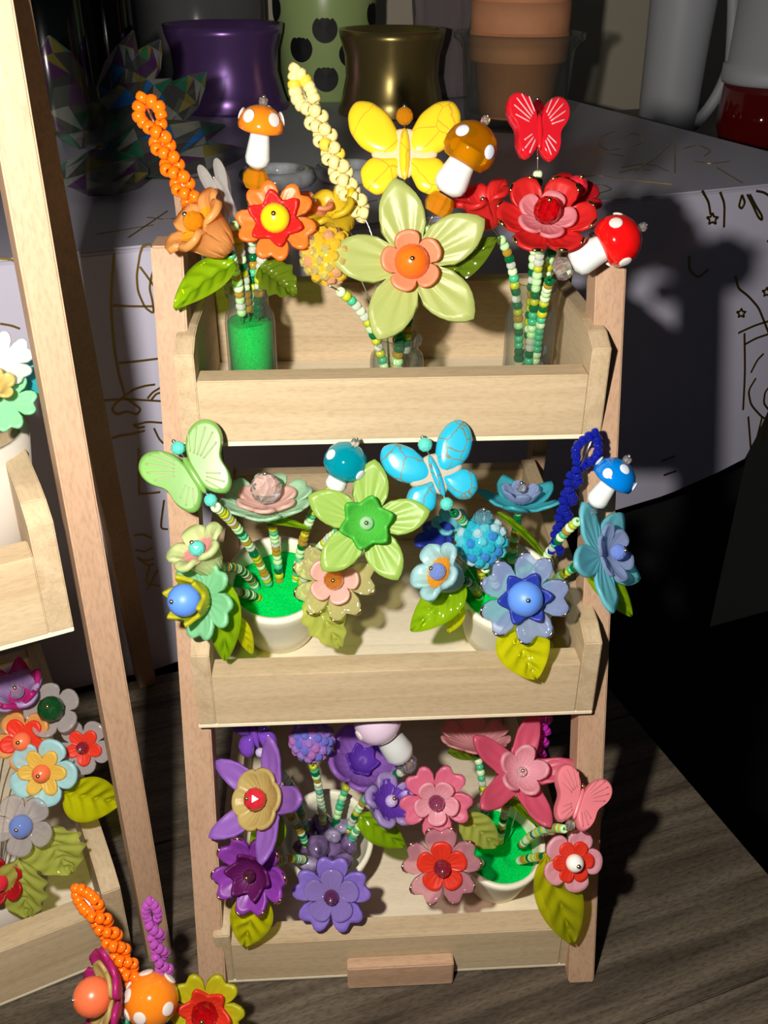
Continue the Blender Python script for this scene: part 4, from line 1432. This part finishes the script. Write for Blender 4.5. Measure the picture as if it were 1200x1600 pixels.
butterfly('coral pink carved butterfly over the right post', 903, 1252, .4, 54, pot_spot(PG, 1.0, .0), plain('pink_howlite', (0.70, 0.18, 0.22), .35, var=.12, vscale=6), 'carved', roll=-22, headb=None, footb='clear', vein=plain('vein_dark_pink', (.50, .16, .18), .6), lift=.3, seed=64, th=.75, squeeze=.85, face=(.1, .35), pin='gold', bd=(.1, .95))
bloom('pink heart petal flower with pale pink heart, bottom tray middle', 681, 1250, 2.6, pot_spot(PG, -1.0, .1), [(5, 58, 'heart', 'flat', 'pink', 0), (5, 38, 'round', 'dish', 'palepink', 6)], (13, 'plum', True, 16), roll=20,
      leaves=[((722, 1272), (776, 1322), 3.0, 2.6, 52, LEAFP)], lift=.4, seed=65, beads=(.1, .9))
bloom('clear pink gilt edged flower with scarlet heart', 690, 1352, .9, pot_spot(PG, -.8, -.7), [(5, 62, 'heart', 'flat', 'clearpink', 0, GILT), (5, 40, 'round', 'flat', 'scarlet', 6)], (14, 'plum', True, 14), roll=56, lift=.3, seed=66, beads=(.1, .9))
bloom('pink flower with red heart and white bead, at the right post', 893, 1344, -.3, pot_spot(PG, .9, -.6), [(5, 50, 'round', 'flat', 'palepink', 0), (6, 34, 'round', 'flat', 'scarlet', 6)], (14, 'white', False, 14), face=(.2, 0), roll=30,
      leaves=[((852, 1332), (894, 1472), -.1, -.8, 72, LEAFY, dict(bend=.08, th=.28))], lift=.2, seed=67, beads=(.05, .9))

# ================================================================== LEFT STAND
def inl(x, y, z):
    return QC + RL @ np.array([x, y, z])


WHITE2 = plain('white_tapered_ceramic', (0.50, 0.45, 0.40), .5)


def plain_pot(label, c, rb, rt, h, m=WHITE2):
    V, F = lathe_vf([(0, 0), (rb * .95, 0), (rb, .1), (rt, h), (rt * .9, h), (rb * .86, .3), (0, .28)], 44)
    t = obj('ceramic_pot', mesh('ceramic_pot', V, F, m), mtx(c))
    return tag(t, label, 'pot', 'small cream pots')


PH = inl(XL - 5.2, 4.6, .32)
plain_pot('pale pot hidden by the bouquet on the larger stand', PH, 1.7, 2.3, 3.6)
PH3 = PH + np.array([0, 0, 1.2])
bloom('magenta tulip flower, topmost in the bouquet on the larger stand', 36, 1098, 6.2, PH3, [(5, 66, 'scallop', 'bell', 'palelilac', 0), (6, 72, 'star', 'tulip', 'magenta', 18)], (11, 'icy', False, 34), face=(0, .85), pin='gold', lift=.6, seed=71, beads=(0, 0))
bloom('clear flower with bottle green bead on the larger stand', 84, 1112, 5.6, PH3, [(5, 46, 'round', 'dish', 'clearwhite', 0)], (21, 'green', True, 22), face=(.1, .4), pin='gold', lift=.6, seed=72, beads=(0, 0))
bloom('orange flower with red heart on the larger stand', 38, 1157, 4.6, PH3, [(5, 48, 'round', 'flat', 'peach', 0), (5, 38, 'sixp', 'flat', 'scarlet', 5)], (15, 'coral', False, 12), face=(0, .1), roll=15, pin='gold', lift=.6, seed=73, beads=(0, 0))
bloom('clear white flower with red heart by the post of the larger stand', 132, 1166, 5.0, PH3, [(5, 44, 'round', 'flat', 'clearwhite', 0), (5, 30, 'sixp', 'flat', 'scarlet', 5)], (10, 'plum', True, 11), roll=20, lift=.5, seed=74, beads=(0, 0))
bloom('pale blue flower with yellow heart and coral bead', 68, 1206, 3.6, PH3, [(5, 55, 'round', 'flat', 'skyblue', 0), (6, 39, 'sixp', 'flat', 'gold', 5)], (14, 'coral', False, 11), roll=30, pin='gold', lift=.5, seed=75, beads=(0, 0),
      leaves=[((98, 1238), (188, 1252), 3.8, 4.6, 74, LEAFY, dict(th=.25))])
bloom('clear flower with blue bead on the larger stand', 36, 1288, 2.4, PH3, [(5, 50, 'round', 'flat', 'clearwhite', 0)], (18, 'bluecr', False, 10), roll=10, lift=.4, seed=76, beads=(0, 0),
      leaves=[((66, 1290), (112, 1362), 2.9, 2.4, 96, LEAFP, dict(serr=.12)), ((30, 1340), (45, 1432), 2.2, 1.6, 80, LEAFP, dict(serr=.12))])
bloom('cherry red flower at the picture edge of the larger stand', 4, 1374, 2.0, PH3, [(5, 40, 'round', 'dish', 'deepred', 0)], (14, 'ruby', False, 14), lift=.4, seed=77, beads=(0, 0))
PI_ = inl(XL - 4.2, 3.6, 21.05)
plain_pot('white tapered pot at the picture edge on the larger stand', at(-28, 840, y=5.2) * np.array([1, 1, 0]) + np.array([0, 0, 21.05]), 2.0, 2.6, 5.6)
PI3 = at(-28, 840, y=5.2) * np.array([1, 1, 0]) + np.array([0, 0, 23.5])
bloom('frosted white flower above the tapered pot', 4, 568, 4.6, PI3, [(5, 52, 'heart', 'dish', 'white', 0)], None, face=(.3, .4), lift=.6, seed=81, beads=(0, 0))
bloom('dark aqua flower behind the white one at the tapered pot', 34, 590, 5.6, PI3, [(5, 44, 'heart', 'flat', 'aqua', 0)], None, face=(.2, .1), roll=20, lift=.6, seed=82, beads=(0, 0))
bloom('apple green flower in front of the tapered pot', 8, 628, 3.8, PI3, [(5, 50, 'heart', 'flat', 'mint', 0)], None, face=(.15, .2), roll=35, lift=.6, seed=83, beads=(0, 0))
bloom('ivory bell flower at the picture edge of the tapered pot', -8, 612, 3.4, PI3, [(5, 46, 'round', 'bell', 'cream', 0)], None, face=(.5, .4), lift=.6, seed=84, beads=(0, 0))

# ================================================================== BOUQUET IN THE FOREGROUND
pk = at(235, 1560, y=-4.6)
VK = np.array([pk[0] - .4, -5.6, 0.0])
V, F = lathe_vf([(0, 0), (.95, 0), (1.04, .12), (1.04, 2.0), (.8, 2.4), (.9, 2.6), (.72, 2.6), (.7, 2.35), (.93, 1.95), (.93, .2), (0, .18)], 36)
tag(obj('glass_vial', mesh('glass_vial', V, F, GLASS), mtx(VK)), 'clear glass vial under the orange mushroom in the foreground', 'vial', 'clear glass vials')
K3 = VK + np.array([0, 0, .3])
twist('thick orange twisted bead sprig in front of the larger stand', [(118, 1388), (146, 1420), (172, 1462), (196, 1505), (216, 1540)], [-2.0, -2.5, -3.0, -3.6, -4.1], K3, ORB, .46, .25, 3.4, .3, seed=91, lift=.7)
PURB = glassy('bead_orchid', (0.58, 0.12, 0.60), .5, (.8, .45, .8))
twist('clear orchid purple twisted bead sprig beside the orange one', [(234, 1408), (240, 1445), (250, 1490), (262, 1535)], [-3.0, -3.2, -3.6, -4.0], off(K3, .2), PURB, .38, .2, 2.4, .4, seed=92, lift=.7)
mushroom('orange glass mushroom seen from above in the foreground', (236, 1562), -1.2, 42, (240, 1592), 20, -4.6, K3, CAPO, DOTW, cap_shape='ball',
         dots=[(80, 35, .26), (10, 30, .26), (160, 35, .26), (-60, 25, .28), (-120, 20, .28), (-20, 5, .26), (45, 5, .26)], finial=None, lift=.6, seed=93, bd=(.1, .9))
bloom('magenta frilled flower turned aside with coral bead, foreground', 178, 1552, -4.6, K3, [(5, 74, 'frill', 'dish', 'magenta', 0), (5, 54, 'round', 'dish', 'cream', 8)], (30, 'coral', False, 34), face=(-1.4, .2), lift=.5, seed=94, beads=(.1, .9))
bloom('yellow heart petal flower with scarlet star, foreground', 322, 1578, -4.2, off(K3, .3), [(5, 62, 'heart', 'flat', 'chartreuse', 0), (6, 46, 'star', 'dish', 'scarlet', 6)], (21, 'red', True, 16), roll=18, pin='gold', lift=.5, seed=95, beads=(.1, .9))

# ================================================================== BEHIND: ON THE COVERED TABLE
def lathe_thing(name, label, cat, px, py, prof, m, n=48, smooth=True, dz=0, p=None):
    q = at(px, py, z=ZT) if p is None else p
    V, F = lathe_vf(prof, n)
    o = obj(name, mesh(name, V, F, m, smooth), mtx(q + np.array([0, 0, dz])))
    tag(o, label, cat)
    return q


# terracotta pots stacked in a glass jar
qj = at(802, 196, z=ZT)
kj = cmpx(qj)
rj = 78 * kj
TERRA = plain('terracotta', (0.78, 0.34, 0.17), .8, var=.12, vscale=4)
V, F = lathe_vf([(0, 0), (rj * .92, 0), (rj * .97, .3), (rj, 1.0), (rj * 1.08, 108 * kj), (rj * 1.14, 118 * kj), (rj * 1.26, 124 * kj), (rj * 1.26, 132 * kj), (rj * 1.18, 132 * kj),
                 (rj * 1.05, 116 * kj), (rj * .94, 1.2), (0, .6)], 56)
tag(obj('glass_jar', mesh('glass_jar', V, F, GLASS), mtx(qj)), 'clear glass jar with flared rim holding terracotta pots', 'jar')
zt = .8
for i in range(4):
    r = (74 - i * .5) * kj
    hh = 120 * kj
    V, F = lathe_vf([(0, 0), (r * .70, 0), (r * .74, .1), (r * .88, hh * .66), (r * .98, hh * .66), (r, hh * .68), (r, hh), (r * .92, hh), (r * .82, hh * .6), (r * .66, .5), (0, .45)], 56)
    tag(obj('terracotta_pot', mesh('terracotta_pot', V, F, TERRA), mtx(qj + np.array([0, 0, zt]))),
        ['lowest terracotta pot, sunk in the glass jar', 'second terracotta pot from below in the stack', 'third terracotta pot from below in the stack', 'uppermost terracotta pot of the stack'][i], 'flowerpot', 'stacked terracotta pots')
    zt += 40 * kj

# plain glossy vessels in purple and gold
def vessel(label, px, py, wpx, hpx, m):
    q = at(px, py, z=ZT)
    k = cmpx(q)
    r, h = wpx * k / 2, hpx * k
    V, F = lathe_vf([(0, 0), (r * .98, 0), (r, .2), (r * .92, h * .2), (r * .84, h * .45), (r * .86, h * .7), (r * .94, h * .9), (r * .96, h), (r * .86, h), (r * .74, h * .7), (r * .7, h * .3), (0, .6)], 56)
    tag(obj('silky_pot', mesh('silky_pot', V, F, m), mtx(q)), label, 'pot', 'silky metallic pots')


vessel('plain silky purple pot behind the crystal petals', 357, 168, 188, 118, plain('silk_purple', (0.20, 0.10, 0.34), .28, .55))
vessel('plain silky bronze gold pot behind the yellow butterfly', 612, 176, 168, 118, plain('silk_gold', (0.34, 0.26, 0.09), .28, .75))

# green tumbler with black dots
qc = at(510, 152, z=ZT)
kc = cmpx(qc)
cup = thing('dotted_tumbler', 'pale green tumbler printed with large black dots', 'cup', qc)
rb, rt, hh = 68 * kc, 92 * kc, 330 * kc
V, F = lathe_vf([(0, 0), (rb * .92, 0), (rb, .3), (rt, hh), (rt * .95, hh), (rb * .93, .8), (0, .7)], 64)
obj('body', mesh('tumbler_body', V, F, plain('pale_green_plastic', (0.46, 0.62, 0.24), .3)), mtx(qc), cup)
dv = nrm(np.array([CAM[0] - qc[0], CAM[1] - qc[1], 0]))
a0 = math.atan2(dv[1], dv[0])
for (du, vv) in ((-72, 32), (0, 57), (71, 40), (-36, 83), (37, 90), (0, 122)):
    hz = (152 - vv) * kc * 1.02 + .3
    rr_ = rb + (rt - rb) * hz / hh
    aa = a0 + math.asin(max(-.95, min(.95, du * kc / rr_)))
    d = np.array([math.cos(aa), math.sin(aa), 0])
    V, F = lathe_vf([(0, -.02), (18.5 * kc, -.02), (18.5 * kc, .02), (0, .03)], 28)
    V = [(v[0], v[1], v[2] - (v[0] ** 2) / (2 * rr_)) for v in V]
    Rd = np.column_stack([np.cross([0, 0, 1], d), [0, 0, 1], d])
    obj('dot', mesh('dot', V, F, BLACKP, False), mtx(qc + d * (rr_ + .03) + np.array([0, 0, hz]), Rd), cup)
P = []
for f in np.linspace(-1, 1, 9):
    hz = (152 - 3) * kc + .3 - (1 - f * f) * 5 * kc
    rr_ = rb + (rt - rb) * hz / hh
    aa = a0 + f * 17 * kc / rr_
    P.append(np.array([math.cos(aa) * (rr_ + .03), math.sin(aa) * (rr_ + .03), hz]))
V, F = tube_vf(P, 2.2 * kc, 6)
obj('printed_arc', mesh('printed_arc', V, F, BLACKP), mtx(qc), cup)

# clear glassware and dark bottles
MILKY = glassy('smoky_clear_plastic', (0.30, 0.30, 0.31), .40, (.55, .55, .57), .15)
q = at(318, 138, z=ZT)
k = cmpx(q)
lathe_thing('clear_canister', 'smoky clear canister behind the purple pot', 'canister', 0, 0, [(0, 0), (98 * k, 0), (100 * k, .4), (102 * k, 330 * k), (97 * k, 330 * k), (95 * k, .8), (0, .7)], MILKY, p=q)
q = at(690, 150, z=ZT)
k = cmpx(q)
CUT = glassy('cut_glass', (0.42, 0.36, 0.38), .40, (.7, .64, .66), .05)
V, F = [], []
nn_ = 24
rows = [(30, 0), (44, 4), (50, 20), (48, 60), (44, 90), (46, 120), (50, 170), (52, 210)]
for j, (r_, z_) in enumerate(rows):
    for i in range(nn_):
        a = 2 * math.pi * (i + (j % 2) * .5) / nn_
        f = 1 + .05 * (i % 2)
        V.append((r_ * k * f * math.cos(a), r_ * k * f * math.sin(a), z_ * k))
for j in range(len(rows) - 1):
    for i in range(nn_):
        i2 = (i + 1) % nn_
        F += [(j * nn_ + i, j * nn_ + i2, (j + 1) * nn_ + i), (j * nn_ + i2, (j + 1) * nn_ + i2, (j + 1) * nn_ + i)]
F.append(tuple(range(nn_))[::-1])
tag(obj('cut_glass_vase', mesh('cut_glass_vase', V, F, CUT, False), mtx(q)), 'clear cut glass vase between the bronze pot and the jar', 'vase')
DARKG = plain('black_glass', (.004, .005, .005), .12)  # first bottle fills a dark column, added to keep the wall dark
for nm, lb, px, py, w_ in (('dark_bottle', 'tall black bottle added to darken the wall behind the crystal petals, by the post', 90, 200, 62), ('dark_bottle', 'second black bottle behind the crystal petals, beside the canister', 182, 172, 40)):
    q = at(px, py, z=ZT)
    k = cmpx(q)
    V, F = lathe_vf([(0, 0), (w_ * k, 0), (w_ * k, .3), (w_ * k * .97, 300 * k), (w_ * k * .5, 340 * k), (0, 342 * k)], 40)
    tag(obj(nm, mesh(nm, V, F, DARKG), mtx(q)), lb, 'bottle', 'dark bottles')
q = PA + TE * ((at(20, 160, z=ZT) - PA) @ TE) + TN * 59.6
V, F = box_vf(-20, 12, 0, 2, 0, 30, .2)  # board added to keep this stretch of wall dark
tag(obj('shade_screen', mesh('shade_screen', V, F, plain('shade_black', (.004, .004, .004), .8), False), mtx(q, RF)), 'black board added to darken the wall behind the dark bottles', 'board')

# crystal lotus petals; the rainbow glints are painted as facet tints
CRY = [glassy('crystal_smoke', (.10, .11, .10), .16, (.66, .67, .64), .02), glassy('crystal_blue_ab', (.02, .20, .65), .22, (.45, .60, .80), .02), glassy('crystal_green_ab', (.03, .30, .16), .18, (.55, .68, .56), .02),
       glassy('crystal_gold_ab', (.36, .30, .06), .18, (.70, .66, .48), .02), glassy('crystal_violet_ab', (.16, .05, .18), .16, (.58, .50, .62), .02), glassy('crystal_clear_ab', (.36, .37, .33), .22, (.74, .74, .72), .02)]


def crystal(label, b, t_, y0, y1, wpx, seed):
    a, e = at(*b, y=y0), at(*t_, y=y1)
    d = e - a
    L = np.linalg.norm(d)
    x = d / L
    nn = nrm(-FWD + UP * .4)
    z = nrm(nn - x * (nn @ x))
    R = np.column_stack([x, np.cross(z, x), z])
    W = wpx * cmpx(a) / 2
    V, F, fm = [], [], []
    us = [0, .12, .34, .6, .82, 1.0]
    ws = [.12, .62, 1.0, .92, .55, .06]
    nn_ = 8
    for i, (u, w_) in enumerate(zip(us, ws)):
        for j in range(nn_):
            an = 2 * math.pi * (j + .5 * (i % 2)) / nn_
            V.append((u * L, math.cos(an) * W * w_, math.sin(an) * W * w_ * .45))
    rr_ = random.Random(seed)
    for i in range(len(us) - 1):
        for j in range(nn_):
            j2 = (j + 1) % nn_
            F += [(i * nn_ + j, i * nn_ + j2, (i + 1) * nn_ + j), (i * nn_ + j2, (i + 1) * nn_ + j2, (i + 1) * nn_ + j)]
            fm += [rr_.choice([0, 0, 0, 0, 0, 5, 2, 3, 4]), rr_.choice([0, 0, 0, 5, 5, 1, 2, 3, 4])]
    F += [tuple(range(nn_))[::-1], tuple(range((len(us) - 1) * nn_, len(us) * nn_))]
    fm += [0, 0]
    return mesh('crystal_petal', V, F, CRY, False, fm), mtx(a, R)


ql = at(190, 300, z=ZT)
lotus = thing('crystal_lotus', 'faceted crystal lotus flower with rainbow glints painted on its facets', 'ornament', ql)
for i, (b, t_, y0, y1, w_) in enumerate([((128, 232), (76, 56), 39, 42, 96), ((165, 195), (208, 48), 43, 45, 66), ((196, 150), (250, 62), 43, 45, 60), ((130, 222), (268, 124), 40, 43, 100), ((230, 205), (322, 112), 41, 44, 74),
                                         ((150, 250), (352, 196), 38, 40, 84), ((232, 268), (78, 272), 36.5, 36.5, 92), ((205, 262), (395, 236), 38, 39, 70)]):
    me, W = crystal('', b, t_, y0, y1, w_, i)
    obj('crystal_petal', me, W, lotus)
V, F = lathe_vf([(0, 0), (3.2, 0), (3.4, .4), (2.6, 1.2), (1.4, 1.8), (0, 1.9)], 10)
obj('crystal_base', mesh('crystal_base', V, F, CRY[0], False), mtx(at(190, 270, z=ZT)), lotus)

# marbled grey ring dish
MARB = plain('grey_marble_glass', (0.52, 0.55, 0.58), .08, coat=.6, var=.7, vscale=5)


def torus_vf(R_, r_, n=48, m=16, sy=1.0):
    V, F = [], []
    for i in range(n):
        a = 2 * math.pi * i / n
        for j in range(m):
            b = 2 * math.pi * j / m
            V.append(((R_ + r_ * math.cos(b)) * math.cos(a), (R_ + r_ * math.cos(b)) * math.sin(a) * sy, r_ * math.sin(b)))
    for i in range(n):
        for j in range(m):
            F.append((i * m + j, ((i + 1) % n) * m + j, ((i + 1) % n) * m + (j + 1) % m, i * m + (j + 1) % m))
    return V, F


for lb, px, py, R_, r_ in (('grey marbled glass ring behind the orange mushroom', 432, 276, 2.0, .55), ('grey marbled glass ring behind the yellow bead sprig', 545, 268, 1.9, .5)):
    q = at(px, py, z=ZT + r_)
    V, F = torus_vf(R_, r_)
    tag(obj('marbled_ring', mesh('marbled_ring', V, F, MARB), mtx(q)), lb, 'ring', 'marbled glass rings')

# beyond the table's end: a lower white ledge with white and red things
ZS = 23.0
V, F = box_vf(x_r + .8, x_r + 60, -2, 63, -4, 0, .1)
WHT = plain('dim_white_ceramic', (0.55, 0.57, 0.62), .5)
tag(obj('side_cabinet', mesh('side_cabinet', V, F, plain('grey_laminate', (.16, .16, .17), .5), False), mtx(np.array([PA[0], PA[1], ZS]), RF)), 'low grey cabinet top beyond the covered table', 'cabinet')
q = at(1036, 226, z=ZS)
k = cmpx(q)
jug = thing('white_jug', 'tall white jug with a curved handle beyond the table', 'jug', q)
V, F = lathe_vf([(0, 0), (36 * k, 0), (40 * k, 1), (44 * k, 60 * k), (46 * k, 150 * k), (50 * k, 260 * k), (46 * k, 340 * k), (42 * k, 340 * k), (44 * k, 200 * k), (36 * k, 20 * k), (0, 12 * k)], 48)
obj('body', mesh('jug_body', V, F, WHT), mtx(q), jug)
P = [q + RIGHT * (x_ * k) + np.array([0, 0, z_ * k]) for x_, z_ in ((40, 26), (62, 30), (78, 62), (84, 120), (82, 190), (70, 250), (48, 280))]
V, F = tube_vf([np.array(a_) - q for a_ in bez(P[0], P[2], P[3], 10) + bez(P[3], P[5], P[6], 10)[1:]], 9 * k, 12)
obj('handle', mesh('jug_handle', V, F, WHT), mtx(q), jug)
RG = glassy('dark_red_glass', (0.16, 0.004, 0.004), .70, (.4, .04, .04))
q = at(1180, 252, z=ZS)
k = cmpx(q)
rj_ = thing('red_glass_jar', 'dark red glass jar under a tall white lid beyond the table', 'jar', q)
V, F = lathe_vf([(0, 0), (44 * k, 0), (54 * k, 8 * k), (68 * k, 50 * k), (66 * k, 112 * k), (60 * k, 112 * k), (60 * k, 50 * k), (0, 12 * k)], 48)
obj('bowl', mesh('red_bowl', V, F, RG), mtx(q), rj_)
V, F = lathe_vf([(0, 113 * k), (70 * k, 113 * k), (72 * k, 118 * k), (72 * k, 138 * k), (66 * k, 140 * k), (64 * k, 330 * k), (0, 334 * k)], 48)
obj('lid', mesh('white_lid', V, F, WHT), mtx(q), rj_)
